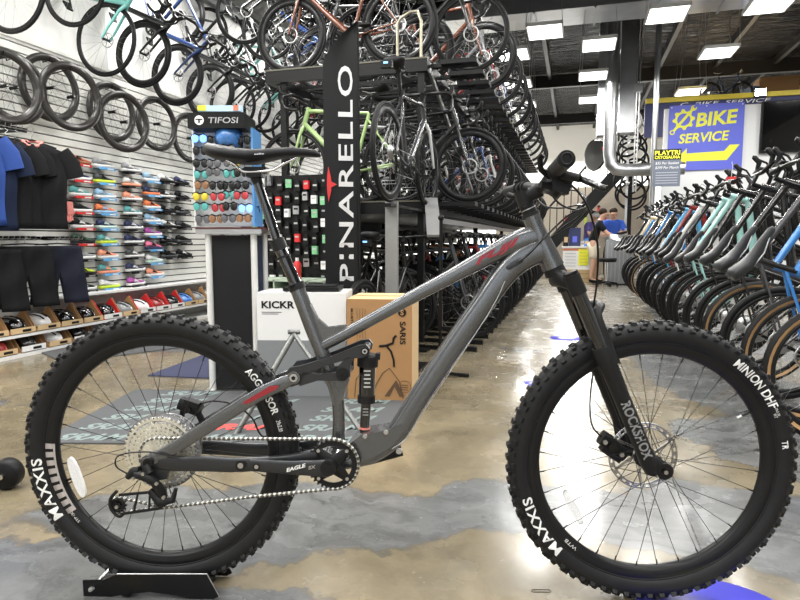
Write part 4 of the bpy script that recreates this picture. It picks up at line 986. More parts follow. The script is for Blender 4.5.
for r in range(8):
    for c in range(12):
        col = random.choice(['black', 'black', 'charcoal', 'white', 'silver', 'charcoal', 'black', 'red', 'black', 'green', 'black'])
        tag(put('accessory_packet', PK[col], None, (-2.32 - .46 + c * .083 + random.uniform(-.01, .01), 4.715, 1.42 - r * .115 + random.uniform(-.03, .03)), (0, 0, random.uniform(-.3, .3))), '%s packet on the wire rack behind the seatpost, %s row, %s in it' % (col, ORD[r], ORD[c].replace('nearest', 'first')), 'packet', 'packets on the wire rack')
t = thing('drink_bottle', 'red and white bottle standing beside the pedestal', 'bottle', (-1.99, 4.22, .62)); f = MB(); f.lathe([(0, 0), (.03, 0), (.032, .05), (.032, .13), (.015, .15)], REDB, 16, axis='Z', closed=False); f.obj('body', t); f = MB(); f.cyl((0, 0, .15), (0, 0, .175), .014, WHITE, 12); f.obj('lid', t)
t.location = (-2.16, 4.45, .632)

# ---- BMX bike and cartons on the loft
q = at_y(738, 84, 13.75)
t = make_bike('dark blue', 'mtb', 'flat', 'small dark blue bike standing on the loft above the service sign', (q.x - .5, 13.75, (WTOP + .12)), (0, 0, RAD(10))); t.scale = (.62, .62, .62)
for k, (px, s_, c) in enumerate(((775, .5, CARD), (790, .42, CARDL), (758, .34, mat('carton_blue', (.1, .15, .3), .6)), (712, .22, WHITE))):
    p = at_y(px, 95, 14.2 + (k % 2) * .5); f = MB(); f.box((0, 0, s_ / 2), (s_ * 1.4, s_, s_), c); f.box((0, 0, s_ + .002), (s_ * 1.4, .05, .004), CARDL)
    tag(f.obj('storage_carton', None, (p.x, p.y, (WTOP + .12)), (0, 0, .2 * k)), ['large brown carton on the loft behind the beam', 'pale brown carton at the far end of the loft', 'dark blue carton on the loft next to the brown ones', 'little white carton on the loft before the blue bike'][k], 'box')
t = thing('flood_light', 'small glaring flood light on the loft above the sign', 'lamp', tuple(at_y(761, 92, 13.3)))
f = MB(); f.box((0, .06, 0), (.22, .08, .16), BLACK); f.box((0, .12, -.06), (.03, .03, .16), BLACK); f.obj('housing', t); f = MB(); f.box((0, .015, 0), (.18, .01, .12), mat('flood_lens', (1, 1, 1), .5, emit=40)); f.obj('lens', t)
# ---- tyres hung between the ducts and the pole
tt = MB(); tt.lathe([(.31 + .024 * cos(a), .024 * sin(a)) for a in [k * pi / 4 for k in range(8)]], RUBBER2, 32); tt = tt.mesh('spare_tire')
tt2 = MB(); tt2.lathe([(.27 + .035 * cos(a), .035 * sin(a)) for a in [k * pi / 4 for k in range(8)]], mat('tyre_silver', (.4, .4, .4), .4), 32); tt2 = tt2.mesh('spare_tire')
for k in range(12):
    p = at_y(630 + random.uniform(-4, 5), 122 + k * 7 + random.uniform(-3, 3), 14.5 + (k % 3) * .25)
    tag(put('spare_bicycle_hoop', tt if k != 0 else tt2, None, p, (random.uniform(-.3, .3), random.uniform(-.3, .3), random.uniform(-.3, .3))), ('grey spare tyre hung on top of the tangle behind the pipe' if k == 0 else 'black spare tyre in the tangle behind the pipe, %s from the top' % ORD[k].replace('nearest', 'first')), 'tyre', 'spare tyres hung behind the pipe')
t = thing('tire_hook', 'steel hook bracket carrying the tangle of spare tyres', 'hook', (at_y(630, 100, 14.7).x, 14.7, 0)); f = MB(); f.box((0, 0, 2.8), (.05, .05, 5.58), STEEL); f.obj('post', t); f = MB(); 
for z in (3.1, 2.6, 2.2): f.cyl((0, -.5, z), (0, 0, z - .02), .02, STEEL, 8)
f.obj('hooks', t)
p = at_y(595, 155, 14); t = thing('wheel_disc', 'black disc wheel hung beside the round pipe', 'wheel', p, (0, RAD(0), RAD(-50))); f = MB(); f.lathe([(0, -.03), (.3, -.012), (.34, -.012), (.345, 0), (.34, .012), (.3, .012), (0, .03)], GLOSSB, 40, closed=False); f.obj('disc', t); f = MB(); f.box((.22, 0.0, .1), (.16, .03, .06), REDB); f.obj('red_decal', t)
f = MB(); f.cyl((0, 0.02, 0), (0, .1, 0), .02, STEEL, 10); f.tube([(0, .08, 0), (0, .08, CH - p.z)], .004, STEEL, 6); f.obj('hanging_wire', t)
# ---- stairs
t = thing('staircase', 'black steel staircase with railing rising at the back', 'stairs', (0, 15.6, 0)); STR = mat('stair_black', (.02, .02, .02), .5)
a = at_y(548, 248, 15.6); b_ = at_y(622, 168, 15.6); a = V((a.x - .8, 0, a.z - .9)); b_ = V((b_.x, 0, b_.z))
for yo in (0, .9):
    f = MB(); f.bar(a + V((0, yo, 0)), b_ + V((0, yo, 0)), .06, .3, STR); f.obj('stringer', t)
d = b_ - a
f = MB()
for k in range(14): c = a + d * ((k + .5) / 14); f.box(c + V((0, .45, .05)), (.3, .86, .03), STR)
f.obj('treads', t)
f = MB(); f.bar(a + V((0, 0, 1.0)), b_ + V((0, 0, 1.0)), .04, .05, STR)
for k in range(16): c = a + d * (k / 15); f.cyl(c + V((0, 0, .1)), c + V((0, 0, 1.0)), .013, STR, 6)
f.obj('railing', t)
f = MB(); f.box((b_.x + .8, .5, b_.z), (1.7, 1.4, .15), STR); f.box((b_.x + .2, 0, b_.z / 2), (.1, .1, b_.z), STR); f.obj('landing', t)
f = MB(); f.cyl((0, 0, 0), (0, .03, 0), .0, BLACK, 8)
# back room wall and goods under the stairs
BEIGE = mat('beige_wall', (.5, .44, .36), .7)
f = MB(); f.box((-.1, 17.5, 1.2), (4.2, .1, 2.4), BEIGE); o = f.obj('wall_workshop'); o['kind'] = 'structure'
# counter
q = at_y(563, 247, 14.2); r_ = at_y(599, 247, 14.2); W = r_.x - q.x; zt = q.z
t = thing('service_counter', 'white counter front with a price sheet on a plywood base', 'counter', ((q.x + r_.x) / 2, 14.2, 0)); f = MB(); f.box((0, .3, .14), (W, .6, .28), mat('plywood', (.5, .36, .18), .6, var=.15, scale=6)); f.box((0, .3, .08), (W + .01, .61, .01), mat('ply_line', (.2, .12, .05), .7)); f.box((0, .3, .19), (W + .01, .61, .01), mat('ply_line', (.2, .12, .05), .7)); f.obj('plywood_base', t)
f = MB(); f.box((0, .3, (.28 + zt) / 2), (W, .55, zt - .28), WHITE); f.box((0, .3, zt), (W + .06, .62, .03), WHITE); f.obj('cabinet', t)
f = MB(); f.box((W * .08, .02, (.34 + zt) / 2), (W * .28, .006, (zt - .4) * .95), YEL); f.box((-W * .12, .022, zt - .06), (W * .75, .006, .05), mat('sheet_red', (.7, .2, .1), .5))
for k in range(6): f.box((-W * .28, .02, .36 + k * .07), (W * .3, .006, .012), GALV); f.box((W * .08, .016, .38 + k * .07), (W * .2, .004, .01), mat('sheet_gold', (.5, .42, .05), .5))
f.obj('price_sheet', t)
p = at_y(575, 232, 14.5); t = thing('cardboard_display', 'dark blue display bag standing on the white counter', 'display', (p.x, 14.5, zt + .015)); f = MB(); f.box((0, 0, .21), (.26, .12, .42), mat('bag_navy', (.02, .03, .1), .6)); f.box((0, -.062, .16), (.1, .004, .14), BLUE); f.obj('bag', t); f = MB(); f.tube([(-.06, 0, .42), (0, 0, .47), (.06, 0, .42)], .01, INK, 6); f.obj('handle', t)
for k, (px, c, h, lab) in enumerate(((566, 'charcoal', .3, 'dark bottle pack at the end of the counter'), (587, 'blue', .18, 'blue box on the counter behind the customer'), (583, 'white', .12, 'white paper stack on the counter'))):
    p = at_y(px, 240, 14.35 + .1 * k); f = MB(); f.box((0, 0, h / 2), (.12, .1, h), AC[c]); f.box((0, -.052, h * .5), (.08, .004, h * .4), CARDL); tag(f.obj('counter_item', None, (p.x, p.y, zt + .015)), lab, 'box')
for k in range(7):
    p = at_y(566 + k * 6.5, 222 - (k % 3) * 5, 17.4); f = MB(); c = random.choice(['red', 'silver', 'lime', 'black', 'white']); f.bar((0, 0, -.15), (0, 0, .15), .06, .06, AC[c]); f.ball((0, 0, .15), .04, AC['black'], 8, 6)
    tag(f.obj('hand_tool', None, p + V((0, -.0, 0))), '%s tool hung on the beige workshop wall, %s in the row' % (c, ORD[k].replace('nearest', 'first')), 'tool', 'tools on the workshop wall')
# steel cabinet / workbench
q = at_y(606, 238, 13.6)
t = thing('tool_cabinet', 'ribbed galvanised steel tool cabinet with a drum top by the mechanic', 'cabinet', (q.x + .28, 13.75, 0)); f = MB(); f.box((0, 0, .48), (.56, .5, .9), GALV); 
for k in range(7): f.box((-.24 + k * .08, -.255, .48), (.02, .01, .84), STEEL)
f.box((0, 0, .015), (.5, .46, .03), INK); f.obj('body', t); f = MB(); f.lathe([(0, 1.07), (.2, 1.06), (.29, .98), (.3, .93)], GALV, 28, axis='Z', closed=False); f.obj('drum_top', t)
f = MB(); f.bar((-.1, -.1, 1.06), (.14, -.1, 1.12), .04, .05, INK); f.cyl((.1, 0, 1.05), (.12, 0, 1.2), .02, STEEL, 8); f.obj('vise', t)
q = on_floor(606, 286)
t = thing('work_stool', 'black round stool on a chrome pedestal beside the customer', 'stool', (q.x, q.y, 0)); f = MB(); f.lathe([(0, .58), (.19, .58), (.2, .55), (.18, .5), (0, .5)], SADDLE, 24, axis='Z', closed=False); f.obj('seat', t); f = MB(); f.cyl((0, 0, .08), (0, 0, .5), .025, CHROME, 12); f.obj('pedestal', t)
for k in range(5):
    a = 2 * pi * k / 5; f = MB(); f.bar((0, 0, .09), (.22 * cos(a), .22 * sin(a), .06), .04, .03, INK); f.cyl((.22 * cos(a), .22 * sin(a) - .012, .026), (.22 * cos(a), .22 * sin(a) + .012, .026), .026, INK, 10); f.obj('leg', t)

# ---- people
def skin_body(name, pts, edges, radii, m, parent, root=0, sub=2):
    me = bpy.data.meshes.new(name); me.from_pydata(pts, edges, []); o = bpy.data.objects.new(name, me); COL.objects.link(o); o.parent = parent
    md = o.modifiers.new('skin', 'SKIN'); me.skin_vertices or None
    if not me.skin_vertices:
        bpy.context.view_layer.update()
    sk = me.skin_vertices[0].data if me.skin_vertices else None
    for i, r in enumerate(radii): sk[i].radius = (r, r) if not isinstance(r, tuple) else r; sk[i].use_root = (i == root)
    s_ = o.modifiers.new('sub', 'SUBSURF'); s_.levels = sub; s_.render_levels = sub
    me.materials.append(m); return o
SKIN = mat('skin', (.55, .32, .22), .5, var=.05); HAIR = mat('hair_dark', (.03, .018, .01), .7); 
def person(label, loc, yaw, J, shirt, shorts, capm=None, shoes_m=INK, long=False):
    """J: joint dict in metres, facing -Y locally"""
    t = thing('person', label, 'person', loc, (0, 0, yaw))
    names = ['pelvis', 'waist', 'chest', 'neck0', 'neck1', 'head', 'crown']; pts = [J[n] for n in names]; rad = [(.095, .08), (.09, .07), (.11, .08), (.055, .055), (.05, .05), (.085, .09), (.07, .08)]
    edges = [(i, i + 1) for i in range(6)]
    for s_, S in ((-1, 'r'), (1, 'l')):
        o = len(pts); pts += [J['sh' + S], J['el' + S], J['wr' + S], J['ha' + S]]; rad += [.05, .042, .028, .034]; edges += [(2, o), (o, o + 1), (o + 1, o + 2), (o + 2, o + 3)]
        o = len(pts); pts += [J['hip' + S], J['kn' + S], J['an' + S], J['toe' + S]]; rad += [.07, .055, .038, .035]; edges += [(0, o), (o, o + 1), (o + 1, o + 2), (o + 2, o + 3)]
        h = V(J['ha' + S]); w_ = V(J['wr' + S]); d = (h - w_).normalized(); sd_ = d.cross(V((0, 0, 1))).normalized()
        for k in range(4):
            o2 = len(pts); b = h + sd_ * (.012 * (k - 1.5) * 1.6); pts += [tuple(b + d * .03), tuple(b + d * (.065 + .008 * (k in (1, 2))) + V((0, 0, -.015)))]; rad += [.010, .008]; edges += [(o - 1, o2), (o2, o2 + 1)]
        o2 = len(pts); pts += [tuple(h + sd_ * .04 - d * .005), tuple(h + sd_ * .055 + d * .025)]; rad += [.011, .009]; edges += [(o - 1, o2), (o2, o2 + 1)]
    skin_body('body', [tuple(p) for p in pts], edges, rad, SKIN, t)
    # shirt over torso and upper arms
    pts = [J['pelvis'], J['waist'], J['chest'], V(J['neck0']) - V((0, 0, .02))]; rad = [(.15, .125), (.14, .11), (.165, .12), (.075, .075)]; edges = [(0, 1), (1, 2), (2, 3)]
    for S in 'rl':
        o = len(pts); a_ = V(J['sh' + S]); b_ = V(J['el' + S]); pts += [a_, a_.lerp(b_, .75)]; rad += [.078, .062]; edges += [(2, o), (o, o + 1)]
    skin_body('shirt', [tuple(p) for p in pts], edges, rad, shirt, t)
    pts = [V(J['pelvis']) + V((0, 0, .05)), V(J['pelvis']) - V((0, 0, .04))]; rad = [(.155, .125), (.15, .125)]; edges = [(0, 1)]
    for S in 'rl':
        o = len(pts); a_ = V(J['hip' + S]); b_ = V(J['kn' + S]); c_ = V(J['an' + S]); pts += [a_, b_.lerp(a_, .12) if not long else b_] + ([c_] if long else []); rad += [.11, .085] + ([.06] if long else []); edges += [(1, o), (o, o + 1)] + ([(o + 1, o + 2)] if long else [])
    skin_body('shorts' if not long else 'trousers', [tuple(p) for p in pts], edges, rad, shorts, t)
    for S in 'rl':
        a_ = V(J['an' + S]); b_ = V(J['toe' + S]); f = MB(); f.tube([a_ + V((0, .05, -.045)), a_ + V((0, 0, -.035)), (a_ + b_) / 2 + V((0, 0, -.02)), b_], [.035, .045, .045, .035], shoes_m, 10); f.obj('shoe', t)
    h = V(J['head']); fw = V(J.get('face', (0, -1, 0))).normalized(); sd_ = fw.cross(V((0, 0, 1))).normalized()
    f = MB()
    f.ball(h + V((0, 0, .058)) - fw * .034, (.092, .092, .08), HAIR, 14, 10); f.obj('hair', t)
    f = MB()
    for s_ in (-1, 1): f.ball(h + fw * .083 + sd_ * s_ * .032 + V((0, 0, .012)), .012, INK, 8, 6)
    f.tube([h + fw * .085 + V((0, 0, .01)), h + fw * .108 + V((0, 0, -.022)), h + fw * .088 + V((0, 0, -.03))], [.008, .014, .01], SKIN, 8); f.ball(h + fw * .08 + V((0, 0, -.055)), (.026, .012, .007), mat('lips', (.4, .12, .1), .5), 8, 6)
    for s_ in (-1, 1): f.ball(h + sd_ * s_ * .088, (.014, .022, .03), SKIN, 8, 6)
    f.obj('face', t)
    if capm:
        f = MB(); f.ball(h + V((0, 0, .055)), (.105, .11, .08), capm, 16, 8); f.ball(h + fw * .12 + V((0, 0, .045)), (.07, .08, .012), capm, 12, 6); f.obj('cap', t)
    return t
SD = mat('shirt_black', (.015, .017, .022), .8); SBL = mat('shirt_blue', (.03, .1, .5), .8); KH = mat('shorts_khaki', (.62, .55, .42), .8); DN = mat('trouser_dark', (.03, .03, .035), .8)
def V3(x, y, z): return V((x, y, z))
q = on_floor(591, 283)
# customer: standing, leaning right over the bench, side on (local x is to the right of the picture)
J = dict(pelvis=V3(0, 0, .88), waist=V3(.03, 0, 1.02), chest=V3(.1, 0, 1.24), neck0=V3(.16, 0, 1.38), neck1=V3(.19, 0, 1.43), head=V3(.23, 0, 1.5), crown=V3(.25, 0, 1.56), face=(1, -.1, -.3),
         shr=V3(.13, -.17, 1.3), elr=V3(.3, -.2, 1.08), wrr=V3(.47, -.15, .98), har=V3(.54, -.12, .96), shl=V3(.13, .17, 1.3), ell=V3(.32, .2, 1.1), wrl=V3(.5, .15, 1.02), hal=V3(.57, .12, 1.0),
         hipr=V3(0, -.1, .84), knr=V3(.03, -.1, .47), anr=V3(-.02, -.1, .1), toer=V3(.12, -.12, .04), hipl=V3(0, .1, .84), knl=V3(.08, .1, .48), anl=V3(.1, .1, .1), toel=V3(.24, .1, .04))
person('person in a black t-shirt and khaki shorts leaning over the bench', (q.x, q.y, 0), 0, J, SD, KH)
p = at_y(612, 219, 15.0)
J2 = {k: (V(v) if k != 'face' else v) for k, v in dict(pelvis=(0, 0, .9), waist=(0, -.02, 1.05), chest=(0, -.08, 1.27), neck0=(0, -.13, 1.41), neck1=(0, -.16, 1.46), head=(0, -.19, 1.53), crown=(0, -.2, 1.59), face=(.2, -1, -.45),
      shr=(-.19, -.09, 1.33), elr=(-.27, -.2, 1.08), wrr=(-.12, -.4, 1.05), har=(-.06, -.46, 1.06), shl=(.19, -.09, 1.33), ell=(.28, -.2, 1.08), wrl=(.18, -.42, 1.1), hal=(.14, -.48, 1.12),
      hipr=(-.1, 0, .86), knr=(-.11, -.02, .48), anr=(-.12, 0, .1), toer=(-.13, -.13, .04), hipl=(.1, 0, .86), knl=(.11, -.02, .48), anl=(.12, 0, .1), toel=(.13, -.13, .04)).items()}
person('mechanic in a blue t-shirt bending over the tool cabinet', (p.x, 14.6, 0), 0, J2, SBL, DN, long=True)
p = at_y(588, 225, 16.2)
person('person in a white cap behind the counter, mostly hidden', (p.x, 16.2, 0), RAD(60), J2, mat('shirt_purple', (.12, .1, .35), .8), DN, capm=WHITE, long=True)

p = at_y(731, 183, 5.4); t = thing('price_tag', 'red and white price tag hanging from a handlebar in the tilted row', 'tag', p, (0, 0, YAW * -.5)); f = MB(); f.box((0, 0, .02), (.07, .003, .06), REDB); f.box((0, 0, -.03), (.07, .003, .04), WHITE); f.box((0, -.002, .025), (.04, .002, .008), WHITE); f.box((0, -.002, -.03), (.04, .002, .006), INK); f.obj('card', t); f = MB(); f.tube([(0, 0, .05), (.005, 0, .12), (0, .01, .17)], .0015, WHITE, 4); f.obj('string', t)
# ================================================================ the grey mountain bike
RP = V((-1.048, 1.3265, 0)); FP = V((0.2015, 1.6412, 0))
DIR = (FP - RP).normalized(); ANG = math.atan2(DIR.y, DIR.x); NRM = V((-DIR.y, DIR.x, 0)); WB = (FP - RP).length
def bp(px, py, y=0.0):
    d = ray(px, py); o = RP + NRM * y
    t_ = (o - CAM).dot(NRM) / d.dot(NRM); p = CAM + d * t_ - RP
    return V((p.dot(DIR), y, p.z))
def bps(pts, y=0.0): return [bp(p[0], p[1], p[2] if len(p) > 2 else y) for p in pts]
bike = thing('mountain_bike', 'grey full suspension mountain bike standing side on in front', 'bicycle', RP, (0, 0, ANG))
WR = 0.372; ZR = 0.387; ZF = 0.374
RA = V((0, 0, ZR)); FA = V((WB, 0, ZF))
def smooth_path(pts, n=4):
    P = [V(p) for p in pts]; out = []
    for i in range(len(P) - 1):
        p0 = P[max(i - 1, 0)]; p1 = P[i]; p2 = P[i + 1]; p3 = P[min(i + 2, len(P) - 1)]
        for k in range(n):
            t_ = k / n
            out.append(0.5 * ((2 * p1) + (p2 - p0) * t_ + (2 * p0 - 5 * p1 + 4 * p2 - p3) * t_ ** 2 + (3 * p1 - p0 - 3 * p2 + p3) * t_ ** 3))
    out.append(P[-1]); return out
def lerp_list(a, n):
    out = []
    for i in range(len(a) - 1):
        for k in range(n):
            t_ = k / n
            if isinstance(a[0], tuple): out.append(tuple(a[i][q] * (1 - t_) + a[i + 1][q] * t_ for q in range(2)))
            else: out.append(a[i] * (1 - t_) + a[i + 1] * t_)
    out.append(a[-1]); return out
def arc_text(mb, s, phi, r, size_w, h, y, m, **k):
    """lettering bent along the tyre, read clockwise with tops outward; phi centre angle in degrees"""
    vs, fs = text_fit(s, size_w, h, **k); out = []
    for v in vs:
        a = RAD(phi) - v.x / r; rr = r + v.y
        out.append(V((rr * cos(a), y(rr) if callable(y) else y, rr * sin(a))))
    mb.add(out, fs, m, False)
TW = 0.0285
def side_y(rr):
    rc = WR - TW - .004
    q = min(1.0, abs(rr - rc) / TW); return -(TW * math.sqrt(max(0, 1 - q * q)) + 0.0032)
def mtb_wheel(name, center, texts, cass, spin):
    wh = thing_part(name, center)
    f = MB(); rc = WR - TW - .004
    f.lathe([(rc + TW * cos(a), TW * sin(a)) for a in [k * 2 * pi / 20 for k in range(20)]], RUBBER, 120)
    n = 72
    def knob(a, yy, rr, dx, dy, dz, tilt=0.0):
        T = Matrix.Rotation(-a, 4, 'Y') @ Matrix.Translation((rr, yy, 0)) @ Matrix.Rotation(tilt, 4, 'Z')
        x, y, z = dx / 2, dy / 2, dz / 2; k_ = .72
        vs = [(-x, -y, -z), (-x, -y, z), (-x, y, -z), (-x, y, z), (x, -y * k_, -z * k_), (x, -y * k_, z * k_), (x, y * k_, -z * k_), (x, y * k_, z * k_)]
        f.add([T @ V(p) for p in vs], [(0, 1, 3, 2), (4, 6, 7, 5), (0, 4, 5, 1), (2, 3, 7, 6), (0, 2, 6, 4), (1, 5, 7, 3)], RUBBER, False)
    for i in range(n):
        a = 2 * pi * i / n + spin
        for s_ in (-1, 1):
            knob(a, s_ * .0255, WR - .0165, .0125, .010, .0155, s_ * RAD(48))
            knob(a + pi / n, s_ * .0085, WR - .004, .009, .012, .015)
            if i % 2 == 0: knob(a + pi / n * 1.4, s_ * .0185, WR - .0075, .010, .008, .012, s_ * RAD(28))
    # bead line
    f.lathe([(.3135, -.0175), (.3165, -.0195), (.319, -.0175), (.3165, -.013)], RUBBER, 96); f.lathe([(.3135, .0175), (.3165, .0195), (.319, .0175), (.3165, .013)], RUBBER, 96)
    f.obj('tire', wh)
    f = MB(); f.lathe([(.318, -.0155), (.312, -.0175), (.298, -.0165), (.287, -.009), (.284, 0), (.287, .009), (.298, .0165), (.312, .0175), (.318, .0155)], RIMB, 120); f.obj('rim', wh)
    # spokes: 32, crossed
    for i in range(32):
        f = MB(); a = 2 * pi * (i + .5) / 32 + spin; s_ = -1 if i % 2 else 1; d = 1 if (i // 2) % 2 else -1
        hb = a + d * RAD(68); fl = .0225 if s_ > 0 and cass else .026
        f.tube([(fl * cos(hb), s_ * (.022 if cass and s_ < 0 else .03), fl * sin(hb)), (.288 * cos(a), s_ * .002, .288 * sin(a))], .00095, SPOKE, 5, caps=False)
        f.cyl((.272 * cos(a), s_ * .0035, .272 * sin(a)), (.29 * cos(a), s_ * .002, .29 * sin(a)), .0019, SPOKE, 6)
        f.obj('spoke', wh)
    f = MB(); f.lathe([(0.0, -.05), (.011, -.05), (.013, -.032), (.028, -.031), (.028, -.027), (.014, -.022), (.014, .022), (.028, .027), (.028, .031), (.018, .033), (.018, .05), (0, .05)], SATIN, 24, closed=False); f.obj('hub', wh)
    # rotor on the far side
    f = MB(); yr = .042; rot_r = .092 if not cass else .09
    for k in range(48):
        a0 = 2 * pi * k / 48; a1 = a0 + 2 * pi / 48 * .999
        f.lathe([(rot_r - .015, yr), (rot_r - .015, yr + .002), (rot_r - .0105, yr + .002), (rot_r - .0105, yr)], STEEL, 1, ang=(a0, a1))
        f.lathe([(rot_r - .0045, yr), (rot_r - .0045, yr + .002), (rot_r, yr + .002), (rot_r, yr)], STEEL, 1, ang=(a0, a1))
        if k % 2 == 0: f.lathe([(rot_r - .0105, yr), (rot_r - .0105, yr + .002), (rot_r - .0045, yr + .002), (rot_r - .0045, yr)], STEEL, 1, ang=(a0, a1))
    for k in range(6):
        a = 2 * pi * k / 6; f.bar((.02 * cos(a), yr + .001, .02 * sin(a)), ((rot_r - .013) * cos(a + .5), yr + .001, (rot_r - .013) * sin(a + .5)), .002, .007, STEEL)
    f.lathe([(.012, yr), (.028, yr), (.028, yr + .002), (.012, yr + .002)], STEEL, 24); f.obj('brake_rotor', wh)
    for (nm, tx, phi, r, w_, h, kk, mm) in texts:
        f = MB(); yy = side_y if nm == 'tire_lettering' else (lambda rr: -.0182)
        arc_text(f, tx, phi, r, w_, h, yy, mm, **kk); f.obj(nm, wh)
    f = MB(); va = spin + (RAD(27) if not cass else RAD(195)); f.cyl((.288 * cos(va), 0, .288 * sin(va)), (.255 * cos(va), 0, .255 * sin(va)), .003, BLACK, 8); f.cyl((.262 * cos(va), 0, .262 * sin(va)), (.25 * cos(va), 0, .25 * sin(va)), .0042, STEEL, 8); f.obj('valve', wh)
    return wh
def thing_part(name, loc, parent=None):
    o = bpy.data.objects.new(name, None); COL.objects.link(o); o.parent = parent or bike; o.location = loc; o.empty_display_size = .05; return o
IMP = dict(bold=.022, spacing=1.12)
front = mtb_wheel('front_wheel', FA, [
    ('tire_lettering', 'MAXXIS', 211, .3335, .175, .026, IMP, LETTER), ('tire_lettering', 'MINION DHF', 41, .3335, .155, .022, dict(bold=.02), LETTER),
    ('tire_lettering', '29x2.30', 25.5, .336, .022, .006, {}, LETTER), ('tire_lettering', 'WT', 24, .328, .012, .007, {}, LETTER),
    ('red_tire_mark', 'EXO', 15.5, .333, .024, .013, IMP, REDB), ('tire_lettering', 'TR', 10, .333, .022, .014, IMP, LETTER),
    ('rim_lettering', 'WTB', 228, .3, .04, .009, {}, LETTER)], False, .02)
rear = mtb_wheel('rear_wheel', RA, [
    ('tire_lettering', 'MAXXIS', 198, .3335, .175, .026, IMP, LETTER), ('tire_lettering', 'AGGRESSOR', 31.5, .3335, .14, .022, dict(bold=.02), LETTER),
    ('tire_lettering', '29x2.30', 14, .334, .03, .012, {}, LETTER),
    ('rim_lettering', 'STP i30', 217, .303, .036, .008, {}, LETTER)], True, .05)
RIMPR = mat('rim_print', (.42, .38, .36), .5)
f = MB()
for k in range(9):
    a = RAD(176 + 4.4 * k); f.lathe([(.290, -.0186), (.312, -.0192), (.312, -.0182), (.290, -.0176)], RIMPR, 2, ang=(a, a + RAD(2.7)))
f.lathe([(.287, -.0176), (.2915, -.0184), (.2915, -.0174), (.287, -.0166)], RIMPR, 10, ang=(RAD(176), RAD(214))); f.obj('rim_decal', rear)
def reflector(wh, px, py, l_, w_, tilt, m):
    f = MB(); c = bp(px, py, -.012) - V(wh.location); n = 14; P = []
    for k in range(n * 2):
        a = 2 * pi * k / (2 * n); ca, sa = cos(a), sin(a)
        P.append((math.copysign(abs(ca) ** .9, ca) * w_ / 2, math.copysign(abs(sa) ** .7, sa) * l_ / 2))
    T = Matrix.Translation(c) @ Matrix.Rotation(RAD(tilt), 4, 'Y')
    f.prism(P, -.004, .004, m, T=T); f.obj('reflector', wh)
reflector(rear, 77, 477, .115, .026, -17, REFL)
CLEAR = new_mat('clear_reflector'); CLEAR[2].inputs['Transmission Weight'].default_value = .85; CLEAR[2].inputs['Roughness'].default_value = .12; CLEAR[2].inputs['Base Color'].default_value = (.95, .95, .95, 1); CLEAR = CLEAR[0]
reflector(front, 573, 507, .1, .022, -28, CLEAR)
# cassette and spoke guard
f = MB(); f.lathe([(.03, .0), (.104, .0), (.104, .0012), (.03, .0012)], CLEAR, 60, c=(0, -.004, 0)); f.obj('spoke_guard', rear)
cas = MB(); radii = [.0975, .084, .074, .066, .058, .051, .045, .039, .034, .029, .024, .021]
for i, r in enumerate(radii):
    nt_ = max(11, int(r * 2 * pi / .0123)); y = -.018 - .0037 * i; P = []
    for k in range(nt_):
        a = 2 * pi * k / nt_
        for da, rr in ((-.32, r - .005), (-.12, r + .001), (.12, r + .001), (.32, r - .005)): P.append((a + da * 2 * pi / nt_, rr))
    outer = [(q[1] * cos(q[0]), q[1] * sin(q[0])) for q in P]; inn = [((radii[i + 1] - .012 if False else r - .0105) * cos(q[0]), (radii[i + 1] - .012 if False else r - .0105) * sin(q[0])) for q in P]
    n = len(P); vs = [V((x, y, z)) for x, z in outer] + [V((x, y - .0018, z)) for x, z in outer] + [V((x, y, z)) for x, z in inn] + [V((x, y - .0018, z)) for x, z in inn]
    fs = []
    for k in range(n):
        k2 = (k + 1) % n
        fs += [(k, k2, k2 + n, k + n), (k + 2 * n, k + 3 * n, k2 + 3 * n, k2 + 2 * n), (k + n, k2 + n, k2 + 3 * n, k + 3 * n), (k, k + 2 * n, k2 + 2 * n, k2)]
    cas.add(vs, fs, CASS, False)
    for k in range(8):
        a = 2 * pi * k / 8 + i * .2; r0 = radii[i + 1] - .012 if i < 11 else .012
        cas.cyl((r0 * .9 * cos(a), y - .001, r0 * .9 * sin(a)), (r * .88 * cos(a + .25), y - .001, r * .88 * sin(a + .25)), .0014, CASS, 4)
cas.lathe([(0, -.064), (.016, -.064), (.018, -.055), (.018, -.02)], BLACK, 20, closed=False)
cas.obj('cassette', rear)

# ---- frame
fr = thing_part('frame', (0, 0, 0))
def arrayize(pts, rs, m, n=4, seg=20, flat=3.2, name='tube', parent=fr, caps=True):
    f = MB(); P = smooth_path(pts, n); R_ = lerp_list([(r, r) if not isinstance(r, tuple) else r for r in rs], n)
    f.tube(P, R_, m, seg, flat=flat, caps=caps); return f.obj(name, parent)
# radii tuples: (along the side-to-side axis, in the plane of the bike)
arrayize(bps([(531, 216), (537, 231), (545, 249), (553, 267)]), [(.024, .0215), (.024, .022), (.027, .026), (.029, .0285)], GREY, name='head_tube', flat=2.2)
arrayize(bps([(548, 247), (527, 255), (507, 271), (484, 302), (460, 336), (436, 371), (415, 403), (401, 426), (387, 442), (368, 454), (340, 461)]),
         [(.024, .034), (.026, .034), (.028, .031), (.029, .0285), (.029, .028), (.029, .0275), (.03, .027), (.031, .028), (.032, .028), (.033, .024), (.033, .02)], GREY, name='down_tube', flat=3.0, seg=24)
arrayize(bps([(541, 236), (518, 241), (485, 258), (450, 277), (416, 295), (378, 316), (345, 334), (322, 346)]),
         [(.022, .030), (.024, .028), (.023, .0225), (.021, .0185), (.02, .0172), (.019, .016), (.018, .0155), (.017, .015)], GREY, name='top_tube', flat=2.9, seg=24)
arrayize(bps([(296, 285), (304, 306), (313, 330), (322, 352), (330, 374), (337, 396), (339, 420), (338, 447)]), [.0195, .0195, .0195, .0195, .0185, .017, .0165, .019], GREY, name='seat_tube', flat=2.1)
f = MB()
